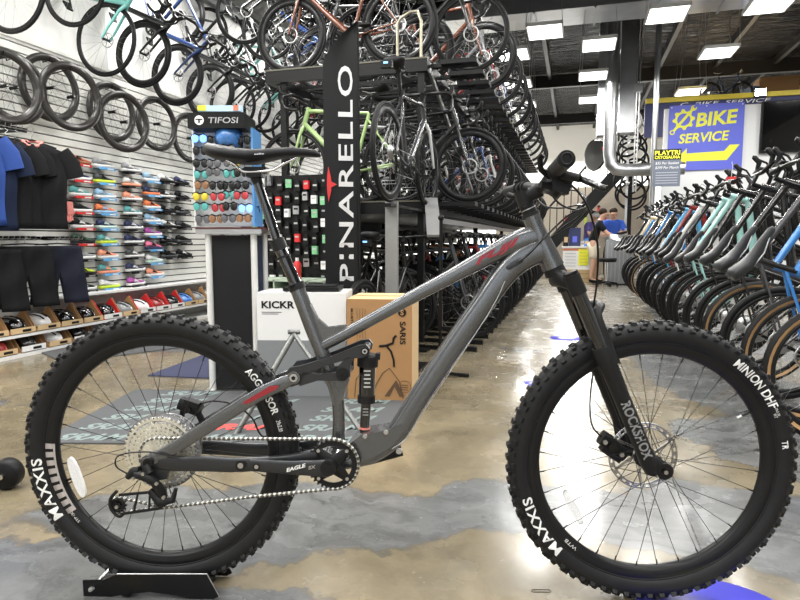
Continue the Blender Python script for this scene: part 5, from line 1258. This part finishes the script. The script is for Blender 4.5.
f.prism([(q.x, q.z) for q in bps([(306, 303), (311, 304), (318, 318), (328, 327), (345, 325), (352, 330), (322, 347)])], -.011, .011, GREY); f.obj('seat_gusset', fr)
f = MB(); f.prism([(q.x, q.z) for q in bps([(325, 374), (348, 373), (350, 378), (342, 402), (334, 404)])], -.016, .016, GREY); f.obj('link_gusset', fr)
f = MB(); f.prism([(q.x, q.z) for q in bps([(343, 455), (350, 443), (362, 434), (388, 430), (400, 424), (404, 430), (392, 446), (368, 460)], -.03)], -.034, .034, GREY)
for p in ((365, 436), (386, 432)): q = bp(p[0], p[1], -.036); f.cyl(q, q + V((0, -.004, 0)), .006, STEEL, 12)
f.obj('shock_mount', fr)
bb = bp(329, 466, -.05); BBX, BBZ = bb.x, bb.z
f = MB(); f.cyl((BBX, -.042, BBZ), (BBX, .042, BBZ), .027, GREY, 24); f.cyl((BBX, -.047, BBZ), (BBX, -.042, BBZ), .024, BLACK, 24)
q = bp(320, 452, -.02); f.cyl((q.x, -.045, q.z), (q.x, .045, q.z), .016, GREY, 20); f.obj('bottom_bracket', fr)
f = MB(); q = bp(514.5, 263.5, -.03); a_ = bp(509, 267, -.031); b_ = bp(521, 260, -.031)
f.tube([a_, b_], [(.001, .0075), (.001, .0075)], GREYD, 12); f.ball(a_, (.007, .002, .007), GREYD); f.ball(b_, (.007, .002, .007), GREYD); f.obj('cable_port', fr)
f = MB()
for (L1, L2, yy) in (((478, 316), (412, 413), -.0300),):
    a_ = bp(L1[0] + 9, L1[1], yy); b_ = bp(L2[0] + 8, L2[1] + 4, yy - .001); f.tube(smooth_path([bp(505, 281, -.0275), a_, b_, bp(408, 437, -.031), bp(392, 449, -.032)], 5), .0012, STEEL, 6)
f.obj('crease_highlight', fr)  # bright steel line, a painted highlight along the down tube's hydroformed crease
# decals on the frame
def decal(s, p0, p1, h, y, m, parent, name, shear=.0, bold=.03, flip=False, **k):
    a_ = bp(p0[0], p0[1], y); b_ = bp(p1[0], p1[1], y); d = b_ - a_; an = math.atan2(d.z, d.x)
    f = MB(); T = Matrix.Translation((a_ + b_) / 2) @ Matrix.Rotation(-an, 4, 'Y')
    text_on(f, s, d.length, h, T, m, shear=shear, bold=bold, **k); return f.obj(name, parent)
decal('FUJI', (474, 264), (521, 240), .021, -.0262, RED, fr, 'frame_lettering', .45, .045)
f = MB(); f.tube(smooth_path([bp(340, 333.5, -.0), bp(378, 311, -.0), bp(450, 270.5, 0), bp(520, 232.5, 0)], 3), [(.004, .001)] * 10, STEEL, 6); 
# seat clamp
f = MB(); a_ = bp(295.5, 283.5); b_ = bp(298, 289.5); f.cyl(a_, b_, .0225, SATIN, 24); q = bp(290, 286, -.02); f.cyl(q, q + V((.012, 0, .004)), .005, SATIN, 10); f.obj('seat_clamp', fr)

# ---- dropper seatpost and saddle
sp = thing_part('seatpost', (0, 0, 0))
f = MB(); f.cyl(bp(296, 284.5), bp(279, 246), .0158, GLOSSB, 24); f.cyl(bp(280.8, 250), bp(276.5, 239.5), .0195, SATIN, 24); f.cyl(bp(284, 258), bp(283.2, 256), .0185, SATIN, 24); f.obj('outer_post', sp)
f = MB(); f.cyl(bp(277, 240), bp(257.5, 182), .0125, GLOSSB, 24); f.tube(bps([(258, 184), (255, 174), (254, 168)]), [.0125, .016, .018], SATIN, 16)
f.box(bp(257, 170), (.055, .04, .012), SATIN); f.box(bp(256, 175.5), (.04, .045, .01), SATIN)
for p in ((247, 171), (268, 174)):
    q = bp(p[0], p[1]); f.cyl(q + V((0, 0, .008)), q - V((0, 0, .018)), .004, STEEL, 8)
f.obj('dropper_stanchion', sp)
sd = thing_part('saddle', (0, 0, 0))
prof = [(205.5, 149, 4.0, .30), (209, 149.5, 8, .58), (216, 151.5, 9, .8), (226, 153.5, 9, .95), (238, 155.5, 8.6, 1.0), (252, 156.5, 8.4, .82), (266, 155, 7.4, .58), (280, 153, 6.4, .42), (295, 152, 5.6, .34), (308, 152.5, 5.0, .29), (316, 153.5, 4.4, .24), (320.5, 155, 2.4, .12)]
rings = []
for (px, py, hh, wf) in prof:
    c = bp(px, py); hz = hh / 600 * 1.55; ring = []
    for k in range(24):
        a = 2 * pi * k / 24; sa = sin(a); ca = cos(a)
        droop = -.006 * wf * abs(ca) ** 2
        ring.append(V((c.x, math.copysign(abs(ca) ** .8, ca) * .075 * wf, c.z + (hz * (.75 if sa > 0 else .85)) * math.copysign(abs(sa) ** .8, sa) + droop)))
    rings.append(ring)
f = MB(); f.loft(rings, SADDLE); f.obj('saddle_cover', sd)
for s_ in (-1, 1):
    f = MB(); f.tube(smooth_path([bp(226, 160, s_ * .036), bp(234, 164, s_ * .03), bp(243, 171, s_ * .022), bp(256, 171.5, s_ * .022), bp(272, 170, s_ * .022), bp(284, 163.5, s_ * .018), bp(296, 157.5, s_ * .01)], 4), .0036, CHROME, 10); f.obj('saddle_rail', sd)
decal('selle', (254, 154), (264, 153.5), .004, -.073, STEEL, sd, 'saddle_lettering')

# ---- rear triangle, link and shock
rt = thing_part('rear_triangle', (0, 0, 0))
for s_ in (-1, 1):
    yy = -.052
    base = [bp(146, 463, -.066), bp(175, 447.5, -.062), bp(215, 422, -.058), bp(258, 395, -.052), bp(283, 383, -.045), bp(294, 377.5, -.043)]
    P = [V((p.x, p.y * -s_ if s_ > 0 else p.y, p.z)) for p in base]
    f = MB(); f.tube(smooth_path(P, 4), lerp_list([(.008, .016), (.008, .0165), (.0085, .0175), (.0085, .0175), (.009, .0175), (.0085, .013)], 4), GREY, 16, flat=5); f.obj('seatstay', rt)
    base = [bp(150, 462, -.066), bp(170, 463.5, -.064), bp(205, 463.5, -.06), bp(243, 464.5, -.056), bp(290, 460, -.05), bp(318, 454, -.045)]
    P = [V((p.x, p.y * -s_ if s_ > 0 else p.y, p.z)) for p in base]
    f = MB(); f.tube(smooth_path(P, 4), lerp_list([(.006, .014), (.008, .0185), (.0085, .02), (.009, .0185), (.009, .015), (.01, .015)], 4), GREYD, 16, flat=5); f.obj('chainstay', rt)
f = MB()
for s_ in (-1, 1): 
    q = bp(149, 462, -.066); y = q.y * -s_ if s_ > 0 else q.y
    f.cyl((q.x, y - .006, q.z), (q.x, y + .006, q.z), .02, GREY, 24)
f.prism([(q.x, q.z) for q in bps([(140, 468), (143, 459), (152, 453), (172, 458), (168, 478), (158, 480), (150, 470)], -.066)], -.071, -.062, GREYD)
f.obj('dropout', rt)
f = MB(); q = bp(148.5, 462.5, -.075); f.cyl(q + V((0, -.006, 0)), q + V((0, .004, 0)), .0125, SATIN, 20); f.cyl(q + V((0, -.008, 0)), q + V((0, -.006, 0)), .008, BLACK, 6); f.obj('rear_axle', rt)
f = MB(); q = bp(241, 465, -.066); f.cyl(q + V((0, -.004, 0)), q + V((0, .004, 0)), .0135, SATIN, 20); f.cyl(q + V((0, -.006, 0)), q + V((0, -.004, 0)), .0075, STEEL, 14); f.obj('pivot_bolt', rt)
a_ = bp(246, 404, -.0625); b_ = bp(272, 390, -.0625)
f = MB(); f.prism([(q.x, q.z) for q in bps([(238, 405), (270, 386), (279, 385.5), (277, 389), (250, 402.5), (241, 407)], -.062)], -.0625, -.0618, RED); f.prism([(q.x, q.z) for q in bps([(238, 405), (243, 402.5), (242, 408), (239, 409)], -.062)], -.0628, -.062, RED); f.obj('red_decal', rt)
rl = thing_part('rocker_link', (0, 0, 0))
for s_ in (-1, 1):
    ya, yb = (-.047, -.036) if s_ < 0 else (.036, .047)
    up_ = [(q.x, q.z) for q in bps([(284, 375), (290, 367.5), (300, 366), (330, 357), (358, 345.5), (366, 344.5), (370, 349), (369, 355), (362, 357.5), (348, 359), (322, 367), (303, 377), (300, 384), (291, 387), (285, 383)], -.045)]
    lo_ = [(q.x, q.z) for q in bps([(296, 380), (303, 372), (318, 374), (336, 372.5), (338, 366), (347, 357), (353, 358.5), (350, 367), (350, 376), (345, 381), (337, 381), (318, 380.5), (300, 386)], -.045)]
    f = MB(); f.prism(up_, ya, yb, GREYD); f.prism(lo_, ya, yb, GREYD); f.obj('link_plate', rl)
for (px, py, r) in ((294, 377.5, .0165), (342.5, 374, .0165), (365, 351, .0105)):
    f = MB(); q = bp(px, py, -.047); f.cyl((q.x, -.052, q.z), (q.x, .052, q.z), r, GREY if px == 294 else SATIN, 24)
    f.cyl((q.x, -.054, q.z), (q.x, -.05, q.z), r * .62, STEEL if px != 342.5 else SATIN, 20); f.cyl((q.x, -.0555, q.z), (q.x, -.0535, q.z), r * .35, BLACK, 6); f.obj('pivot_bolt', rl)
sh = thing_part('rear_shock', (0, 0, 0))
f = MB(); t0 = bp(368, 352); f.cyl(bp(368, 357), bp(367.5, 366), .0275, SATIN, 28); f.cyl(bp(367.5, 366), bp(366.5, 396), .0215, GLOSSB, 28); f.cyl(bp(366.5, 395), bp(366.3, 402), .0235, SATIN, 28); f.ball(bp(368, 357), (.0275, .0275, .012), SATIN, 24, 8); f.box(bp(378, 356), (.012, .02, .016), SATIN); f.obj('air_can', sh)
f = MB(); f.cyl(bp(366.3, 401), bp(364.5, 430), .0135, GLOSSB, 24); f.obj('shaft', sh)
f = MB(); f.cyl(bp(364.7, 426.5), bp(364.6, 428.5), .0145, mat('red_ring', (.8, .25, .2), .4), 24); f.obj('travel_ring', sh)
f = MB(); f.cyl(bp(364.5, 429), bp(364, 436), .012, SATIN, 16); q = bp(364, 436); f.cyl(q + V((0, -.03, 0)), q + V((0, .03, 0)), .008, SATIN, 12); f.obj('lower_eyelet', sh)
f = MB()
for k in range(5): q = bp(367.2, 371 + k * 4, -.0225); f.box(q, (.018 - .003 * (k % 2), .0012, .0035), mat('shock_print', (.5, .5, .5), .5))
for k in range(3): q = bp(365.6, 409 + k * 3, -.0142); f.box(q, (.014, .0012, .0015), mat('shock_print', (.5, .5, .5), .5))
f.obj('shock_print', sh)

# ---- drivetrain
cs_ = thing_part('crankset', (0, 0, 0))
rc = bp(333, 464, -.052); f = MB(); n = 32 * 4; R_ = .0655; P = []
for k in range(34):
    a = 2 * pi * k / 34
    for da, rr in ((-.3, R_ - .004), (-.12, R_ + .002), (.12, R_ + .002), (.3, R_ - .004)): P.append((rr, a + da * 2 * pi / 34))
n = len(P); out = [V((rc.x + r * cos(a), -.052, rc.z + r * sin(a))) for r, a in P]; inn = [V((rc.x + .049 * cos(a), -.052, rc.z + .049 * sin(a))) for r, a in P]
dy = V((0, -.003, 0)); vs = out + [p + dy for p in out] + inn + [p + dy for p in inn]; fs = []
for k in range(n):
    k2 = (k + 1) % n; fs += [(k, k2, k2 + n, k + n), (k + 2 * n, k + 3 * n, k2 + 3 * n, k2 + 2 * n), (k + n, k2 + n, k2 + 3 * n, k + 3 * n), (k, k + 2 * n, k2 + 2 * n, k2)]
f.add(vs, fs, SATIN, False); 
for k in range(4):
    a = RAD(45 + 90 * k); f.tube([(rc.x + .01 * cos(a), -.058, rc.z + .01 * sin(a)), (rc.x + .053 * cos(a), -.055, rc.z + .053 * sin(a))], [(.004, .02), (.003, .009)], SATIN, 8); f.cyl((rc.x + .052 * cos(a), -.0595, rc.z + .052 * sin(a)), (rc.x + .052 * cos(a), -.05, rc.z + .052 * sin(a)), .0045, STEEL, 10)
f.obj('chainring', cs_)
f = MB()
P = bps([(329, 468, -.07), (310, 468, -.073), (285, 467, -.076), (262, 465.5, -.079), (250, 465, -.08)])
f.tube(smooth_path(P, 3), lerp_list([(.008, .024), (.0075, .0205), (.0065, .0175), (.0065, .0165), (.005, .015)], 3), GREYD, 16, flat=3.4); q = bp(328.5, 467.5, -.075); f.cyl(q + V((0, -.007, 0)), q + V((0, .02, 0)), .0205, SATIN, 28); f.cyl(q + V((0, -.009, 0)), q + V((0, -.006, 0)), .012, BLACK, 6)
q2 = bp(257, 466, -.08); f.cyl(q2 + V((0, -.0065, 0)), q2 + V((0, .006, 0)), .0095, BLACK, 18); f.cyl(q2 + V((0, -.007, 0)), q2 + V((0, -.006, 0)), .0055, STEEL, 14); f.obj('crank_arm', cs_)
f = MB(); P = bps([(333, 464, .065), (360, 461, .068), (385, 455, .075), (402, 450.5, .08)]); f.tube(smooth_path(P, 3), lerp_list([(.008, .02), (.0075, .016), (.0075, .015), (.006, .015)], 3), SATIN, 16, flat=3.4); q = bp(399, 451.5, .066); f.cyl(q, q + V((0, .02, 0)), .008, STEEL, 16); f.obj('crank_arm', cs_)
decal('EAGLE', (286, 470.5), (306, 465), .01, -.0828, LETTER, cs_, 'crank_lettering', .3, .04); decal('SX', (308, 468), (316, 466.5), .009, -.082, STEEL, cs_, 'crank_lettering', .3)
# chain
CHAIND = mat('chain_dark', (.16, .155, .14), .4, 1.0)
def chain_links(path, y):
    f = MB(); L_ = [0]
    for i in range(1, len(path)): L_.append(L_[-1] + (path[i] - path[i - 1]).length)
    n = int(L_[-1] / .0127 * 2) // 2 * 2; pts = []
    for k in range(n + 1):
        s_ = L_[-1] * k / n; i = 0
        while i < len(L_) - 2 and L_[i + 1] < s_: i += 1
        t_ = (s_ - L_[i]) / (L_[i + 1] - L_[i]); pts.append(path[i].lerp(path[i + 1], t_))
    for k in range(n):
        a_, b_ = pts[k], pts[k + 1]; o = .0032 if k % 2 else .0022
        for s_ in (-1, 1):
            m_ = (a_ + b_) / 2; d = (b_ - a_)
            f.tube([a_ + V((0, s_ * o, 0)), m_ + V((0, s_ * o, 0)), b_ + V((0, s_ * o, 0))], [(.0007, .0047), (.0007, .0026), (.0007, .0047)], CHAINM if k % 2 else CHAIND, 6)
        f.cyl(a_ + V((0, -.0042, 0)), a_ + V((0, .0042, 0)), .0022, CHAIND, 6)
    return f
ringtop = [V((rc.x + .0665 * cos(RAD(a)), -.0535, rc.z + .0665 * sin(RAD(a)))) for a in range(86, -101, -12)]
cz = bp(160, 450, -.045)
top_run = [V((-.0 + .047 * cos(RAD(a)), -.04, ZR + .047 * sin(RAD(a)))) for a in (200, 170, 140, 115, 92)]
pj1 = bp(161, 500, -.05); pj2 = bp(119, 505, -.052)
guide = [pj2 + V((.021 * cos(RAD(a)), 0, .021 * sin(RAD(a)))) for a in (275, 240, 200, 160, 120, 85)] + [pj1 + V((.02 * cos(RAD(a)), 0, .02 * sin(RAD(a)))) for a in (280, 320, 0, 40, 80)]
path = top_run + ringtop + [bp(250, 497, -.052), bp(180, 506, -.052)] + guide
f = chain_links(path, 0); f.obj('chain', bike)
rd = thing_part('rear_derailleur', (0, 0, 0))
f = MB()
for yo in (-.011, .009):
    y_ = -.052 + yo
    for pa, pb, w_ in (((119, 495), (163, 491), .004), ((121, 514), (162, 508), .004), ((138, 493), (134, 512), .003), ((150, 492), (149, 510), .003)):
        f.tube([bp(pa[0], pa[1], y_), bp(pb[0], pb[1], y_)], [(.0012, w_)] * 2, SATIN, 8)
    for c_ in ((118, 505), (161, 500)):
        q_ = bp(c_[0], c_[1], y_); f.lathe([(.012, -.001), (.019, -.001), (.019, .001), (.012, .001)], SATIN, 24, c=q_); f.box(q_, (.03, .002, .006), SATIN, (0, .5, 0))
f.tube(smooth_path(bps([(117, 491, -.066), (110.5, 499, -.066), (111, 509, -.066), (119, 516.5, -.066), (124, 513, -.066)]), 4), [(.003, .0045)] * 17, SATIN, 8); f.obj('cage', rd)
f = MB()
for p in (pj1, pj2):
    for k in range(12):
        a = 2 * pi * k / 12; f.box(p + V((.019 * cos(a), 0, .019 * sin(a))), (.006, .004, .004), PLASTIC, Euler((0, -a, 0)).to_matrix())
    f.cyl(p + V((0, -.0025, 0)), p + V((0, .0025, 0)), .017, PLASTIC, 24); f.cyl(p + V((0, -.014, 0)), p + V((0, .01, 0)), .005, STEEL, 10)
f.obj('jockey_wheels', rd)
f = MB(); T_ = smooth_path(bps([(135, 474, -.085), (146, 477, -.088), (155, 483, -.085), (162, 493, -.075), (161, 501, -.066)]), 4)
f.tube(T_, lerp_list([(.010, .010), (.013, .012), (.011, .011), (.013, .013), (.01, .012)], 4), SATIN, 12); f.tube(bps([(128, 477, -.075), (133, 472, -.08), (140, 470, -.082)]), [.008, .012, .01], SATIN, 10)
f.tube(bps([(146, 466, -.078), (150, 474, -.086)]), [.012, .011], SATIN, 12); f.tube(bps([(150, 490, -.075), (160, 502, -.08), (173, 500, -.075), (176, 488, -.07)]), [.009, .0135, .009, .005], SATIN, 12)
for p in ((142.5, 474.5), (156, 484), (133, 479), (163, 498)): q = bp(p[0], p[1], -.1); f.cyl(q, q + V((0, .006, 0)), .0045, STEEL, 10)
f.obj('derailleur_body', rd)
f = MB(); f.tube(smooth_path(bps([(128, 474, -.08), (116, 466, -.085), (120, 455, -.085), (150, 452, -.08), (180, 459, -.07)]), 5), .002, BLACK, 6); f.obj('shift_cable', rd)

# ---- fork
fk = thing_part('fork', (0, 0, 0))
LEG = .064
N1 = bp(573.5, 281, -LEG); N2 = bp(652, 471, -LEG)     # near leg axis top and bottom
def leg(t_, s_): p = N1.lerp(N2, t_); return V((p.x, -LEG * 1.0 if s_ < 0 else LEG, p.z))
f = MB(); f.tube([bp(553, 267), bp(556, 274)], [.026, .028], SATIN, 24)
for s_ in (-1, 1): f.tube([leg(-.03, s_), leg(.065, s_)], [.0205, .0215], SATIN, 24); f.cyl(leg(-.045, s_), leg(-.03, s_), .019, BLACK, 20)
c0 = bp(557, 277); 
for s_ in (-1, 1): f.tube(smooth_path([V((c0.x, 0, c0.z)), V((c0.x + .004, s_ * .03, c0.z - .002)), leg(.015, s_)], 3), lerp_list([(.026, .02), (.02, .018), (.018, .016)], 3), SATIN, 14, flat=3)
f.obj('fork_crown', fk)
for s_ in (-1, 1):
    f = MB(); f.cyl(leg(.05, s_), leg(.42, s_), .0175, GLOSSB, 28); f.obj('stanchion', fk)
    f = MB(); P = [leg(t_, s_) for t_ in (.34, .36, .45, .6, .8, .95, 1.0)]; f.tube(P, [.0215, .024, .0225, .0205, .0205, .021, .018], SATIN, 24)
    ax = V((FA.x, leg(1, s_).y, FA.z)); f.tube([leg(.95, s_), V((ax.x + .012, ax.y, ax.z + .004))], [(.012, .022), (.012, .02)], SATIN, 16); f.cyl(V((ax.x + .012, ax.y - .012, ax.z + .002)), V((ax.x + .012, ax.y + .012, ax.z + .002)), .021, SATIN, 20); f.obj('lower_leg', fk)
f = MB()
A = [leg(.43, -1) + V((.008, 0, 0)), leg(.31, -1) + V((.016, .006, 0)), bp(597, 317, -.05) + V((0, .002, 0)), bp(598, 310, -.028), bp(599, 308, 0)]
P = A + [V((p.x, -p.y, p.z)) for p in A[-2::-1]]
f.tube(smooth_path(P, 4), lerp_list([(.022, .02)] + [(.02, .016)] + [(.018, .012)] * 5 + [(.02, .016)] + [(.022, .02)], 4), SATIN, 14, flat=3); f.obj('brake_arch', fk)
q = V((FA.x + .012, -LEG - .014, FA.z + .002)); f = MB(); f.cyl(q + V((0, -.004, 0)), q + V((0, LEG * 2 + .03, 0)), .0095, BLACK, 18); f.cyl(q + V((0, -.005, 0)), q + V((0, -.0038, 0)), .0055, STEEL, 6); f.obj('front_axle', fk)
a_ = leg(.62, -1); b_ = leg(.92, -1)
d = b_ - a_; an = math.atan2(d.z, d.x); f = MB(); vs, fs = text_fit('ROCKSHOX', d.length, .026, bold=.03); R_ = .0212; T = Matrix.Translation((a_ + b_) / 2) @ Matrix.Rotation(-an, 4, 'Y')
f.add([T @ V((v.x, -R_ * cos(v.y / R_) - .0004, R_ * sin(v.y / R_))) for v in vs], fs, mat('fork_print', (.24, .24, .24), .5), False); f.obj('fork_lettering', fk)
# brakes
fb = thing_part('front_brake_caliper', (0, 0, 0)); f = MB()
c = bp(612, 444, .055); f.tube(smooth_path([c + V((-.03, 0, .02)), c, c + V((.035, 0, -.03))], 3), [(.018, .02)] * 7, SATIN, 12, flat=3.5); f.box(c + V((.0, 0, -.02)), (.06, .03, .03), SATIN, (0, .6, 0)); f.cyl(c + V((-.005, -.03, 0)), c + V((-.005, .01, 0)), .012, BLACK, 14); f.tube([c + V((.01, 0, -.03)), leg(.93, 1)], [(.01, .012), (.01, .012)], SATIN, 8); f.tube([c + V((.02, 0, .02)), leg(.72, 1)], [(.008, .012), (.008, .012)], SATIN, 8)
for dx, dz in ((-.025, .012), (.02, -.022)): f.cyl(c + V((dx, -.025, dz)), c + V((dx, .01, dz)), .006, STEEL, 10)
f.obj('caliper_body', fb)
rb = thing_part('rear_brake_caliper', (0, 0, 0)); f = MB(); c = bp(190, 407, .055)
f.tube([c + V((-.028, 0, .012)), c + V((.03, 0, -.01))], [(.016, .017)] * 2, SATIN, 12, flat=3.5); f.box(c + V((.01, -.006, .012)), (.04, .03, .018), SATIN, (0, .3, 0)); f.cyl(c + V((0, -.026, 0)), c + V((0, 0, 0)), .011, BLACK, 14); f.tube([c + V((.02, 0, -.012)), bp(206, 428, .056)], [(.008, .01)] * 2, SATIN, 8); f.tube([c + V((-.02, 0, -.005)), bp(178, 441, .06)], [(.006, .008)] * 2, SATIN, 8)
f.obj('caliper_body', rb)
f = MB(); f.tube(smooth_path([c + V((.03, -.005, .01)), bp(214, 401, .05), bp(235, 405, .045), bp(252, 418, .03), bp(262, 436, .03), bp(285, 446, .03), bp(316, 452, .02)], 5), .0025, BLACK, 8); f.obj('brake_hose', rb)

# ---- cockpit
ck = thing_part('cockpit', (0, 0, 0))
f = MB(); f.tube([bp(531.5, 217), bp(530, 213)], [.0235, .0225], SATIN, 24); f.tube([bp(530, 213), bp(526.5, 205.5)], [.019, .019], SATIN, 24); f.tube([bp(528.5, 209.3), bp(528.1, 208.4)], [.0195, .0195], STEEL, 24)
f.tube([bp(526.5, 205.5), bp(521.5, 191.5)], [.0205, .0195], SATIN, 24); f.cyl(bp(521.6, 191.8), bp(521, 190), .0175, BLACK, 20)
f.tube(smooth_path([bp(523, 198), bp(530, 195), bp(539, 190)], 3), lerp_list([(.02, .0185), (.019, .017), (.026, .02)], 3), SATIN, 16, flat=3.2); f.obj('stem', ck)
B0 = bp(541.5, 188.5)
NE = bp(566.5, 159, -.385); E_x = NE.x; E_z = NE.z
def barpt(y):
    a = min(1, abs(y) / .385); lift = 0 if abs(y) < .04 else min(1, (abs(y) - .04) / .12)
    zt = B0.z + (E_z - B0.z) * (lift * .75 + .25 * a); xt = B0.x + (E_x - B0.x) * a ** 1.3
    return V((xt, y, zt))
ys = [-.38, -.3, -.22, -.16, -.1, -.05, 0, .05, .1, .16, .22, .3, .38]
f = MB(); f.tube([barpt(y) for y in ys], [.011, .011, .011, .012, .0145, .0158, .0158, .0158, .0145, .012, .011, .011, .011], SATIN, 20); f.obj('handlebar', ck)
for s_ in (-1, 1):
    f = MB(); n = 16; P = [barpt(s_ * (.385 - .13 * k / n)) for k in range(n + 1)]
    f.tube(P, [(.0158 + (.0009 if k % 2 else 0)) if 0 < k < n else .0168 for k in range(n + 1)], RUBBER, 24); p = barpt(s_ * .385); f.cyl(p, barpt(s_ * .388), .0155, PLASTIC, 24); f.lathe([(.009, 0), (.0125, 0), (.0125, s_ * .002), (.009, s_ * .002)], SATIN, 24, c=barpt(s_ * .388)); f.obj('grip', ck)
for s_ in (-1, 1):
    bl = thing_part('brake_lever', (0, 0, 0), ck)
    c = barpt(s_ * .215); f = MB(); f.lathe([(.012, -.008), (.0165, -.008), (.0165, .008), (.012, .008)], SATIN, 20, c=c)
    f.tube([c + V((.012, s_ * .01, -.008)), c + V((.03, s_ * .0, -.014)), c + V((.034, s_ * -.055, -.016))], [.011, .0125, .009], SATIN, 12)
    f.tube([c + V((.02, s_ * .02, -.012)), c + V((.045, s_ * .035, -.02))], [.01, .009], SATIN, 10); f.obj('master_cylinder', bl)
    f = MB(); f.tube(smooth_path([c + V((.04, s_ * .02, -.016)), c + V((.062, s_ * .05, -.03)), c + V((.066, s_ * .09, -.04)), c + V((.062, s_ * .125, -.046)), c + V((.07, s_ * .14, -.05))], 4), lerp_list([(.007, .006), (.006, .0075), (.005, .007), (.005, .007), (.0055, .0055)], 4), BLACK, 10); f.obj('lever_blade', bl)
# shifter (near) and dropper lever (far)
shf = thing_part('shifter', (0, 0, 0), ck); c = barpt(-.18); f = MB()
f.lathe([(.012, -.008), (.016, -.008), (.016, .008), (.012, .008)], SATIN, 20, c=c); f.tube([c + V((.0, 0, -.012)), c + V((.006, -.01, -.035)), c + V((-.004, -.01, -.05))], [.016, .02, .014], SATIN, 14); f.box(c + V((.012, -.006, -.03)), (.045, .045, .028), SATIN, (0, .3, 0))
f.tube([c + V((-.01, -.03, -.03)), c + V((-.03, -.05, -.032)), c + V((-.038, -.06, -.03))], [(.004, .008), (.004, .008), (.003, .009)], PLASTIC, 8); f.tube([c + V((-.01, -.02, -.012)), c + V((-.032, -.03, .004)), c + V((-.036, -.035, .028)), c + V((-.03, -.04, .034))], [(.004, .007)] * 4, PLASTIC, 8); f.obj('shifter_body', shf)
dl = thing_part('dropper_remote', (0, 0, 0), ck); c = barpt(.17); f = MB(); f.lathe([(.012, -.006), (.016, -.006), (.016, .006), (.012, .006)], SATIN, 20, c=c); f.tube([c + V((0, 0, -.015)), c + V((-.03, .02, -.025)), c + V((-.045, .03, -.02))], [.01, .007, .008], SATIN, 10); f.obj('remote_body', dl)
def cable(pts, r=.0024, nm='cable'):
    f = MB(); f.tube(smooth_path(pts, 6), r, BLACK, 8); f.obj(nm, ck)
cable(bps([(551, 185, -.15), (568, 183, -.17), (584, 200, -.15), (593, 222, -.12), (598, 250, -.08), (596.5, 285, -.05), (592, 318, .0), (592, 345, .05), (593, 370, .07), (590, 400, .075), (592, 425, .06), (603, 438, .055)]), .0026, 'front_brake_hose')
cable(bps([(537, 190, .2), (552, 194, .12), (572, 190, .03), (584, 196, -.04), (583, 206, -.06), (565, 218, -.05), (545, 237, -.045), (528, 255, -.037), (515, 263.5, -.029)]), nm='rear_brake_hose')
cable(bps([(548, 190, -.15), (560, 204, -.13), (576, 210, -.1), (587, 207, -.07), (580, 216, -.02), (562, 228, .02), (548, 240, .03)]), nm='shift_cable')
cable(bps([(535, 196, .16), (545, 206, .1), (562, 208, .05), (580, 205, .0), (586, 212, -.02), (572, 226, .02), (551, 238, .03)]), nm='dropper_cable')
f = MB(); f.cyl(bp(583, 204, -.06), bp(586, 208, -.06), .007, PLASTIC, 10); f.obj('cable_clip', ck)

# ---- wheel stand under the rear wheel
st = thing('wheel_stand', 'low black steel floor stand cradling the rear tyre of the grey bike', 'stand', RP, (0, 0, ANG))
f = MB(); yn = -.055
q = lambda pts, y=yn: [(p.x, max(.003, p.z)) for p in bps(pts, y)]
plate = q([(83, 580), (103, 580), (117, 574.5), (207, 574.5), (219, 596), (214, 603), (190, 603), (176, 595), (150, 591.5), (125, 594), (112, 603), (84, 596)])
f.prism(plate, yn - .002, yn + .002, BLACK); f.prism(plate, -yn - .002, -yn + .002, BLACK)
x0 = bp(120, 580, yn).x; x1 = bp(205, 580, yn).x
f.box(((x0 + x1) / 2 - .1, 0, .02), (.02, .115, .03), BLACK); f.box(((x0 + x1) / 2 + .1, 0, .02), (.02, .115, .03), BLACK); f.obj('side_plates', st)
f = MB(); p = bp(92, 588, yn); f.cyl(p + V((0, -.008, 0)), p + V((0, .12, 0)), .006, STEEL, 12); f.tube([p + V((0, -.01, 0)), p + V((.012, -.014, .008))], [.005, .004], STEEL, 10); f.obj('chrome_bolt', st)
f = MB(); f.tube([bp(117, 574, yn), bp(207, 574, yn)], .0018, STEEL, 6); f.tube([bp(207, 574, yn), bp(219, 597, yn)], .0018, STEEL, 6); f.obj('bright_edge', st)
# black rubber foot at the left edge
c = on_floor(8, 488); t = thing('stand_foot', 'round black rubber roller with a chrome bolt, beside the rear tyre', 'stand', (c.x, c.y, 0), (0, 0, YAW))
f = MB(); f.lathe([(.0, -.03), (.05, -.03), (.057, -.02), (.057, .02), (.05, .03), (0, .03)], PLASTIC, 32, c=(0, 0, .058), closed=False); f.obj('roller', t)
f = MB(); f.cyl((0, -.04, .058), (0, -.03, .058), .01, CHROME, 12); f.obj('bolt', t)
f = MB(); f.bar((0, 0, .058), (-.3, .03, .085), .03, .03, SATIN); f.box((-.3, .03, .04), (.1, .2, .08), SATIN); f.obj('arm', t)
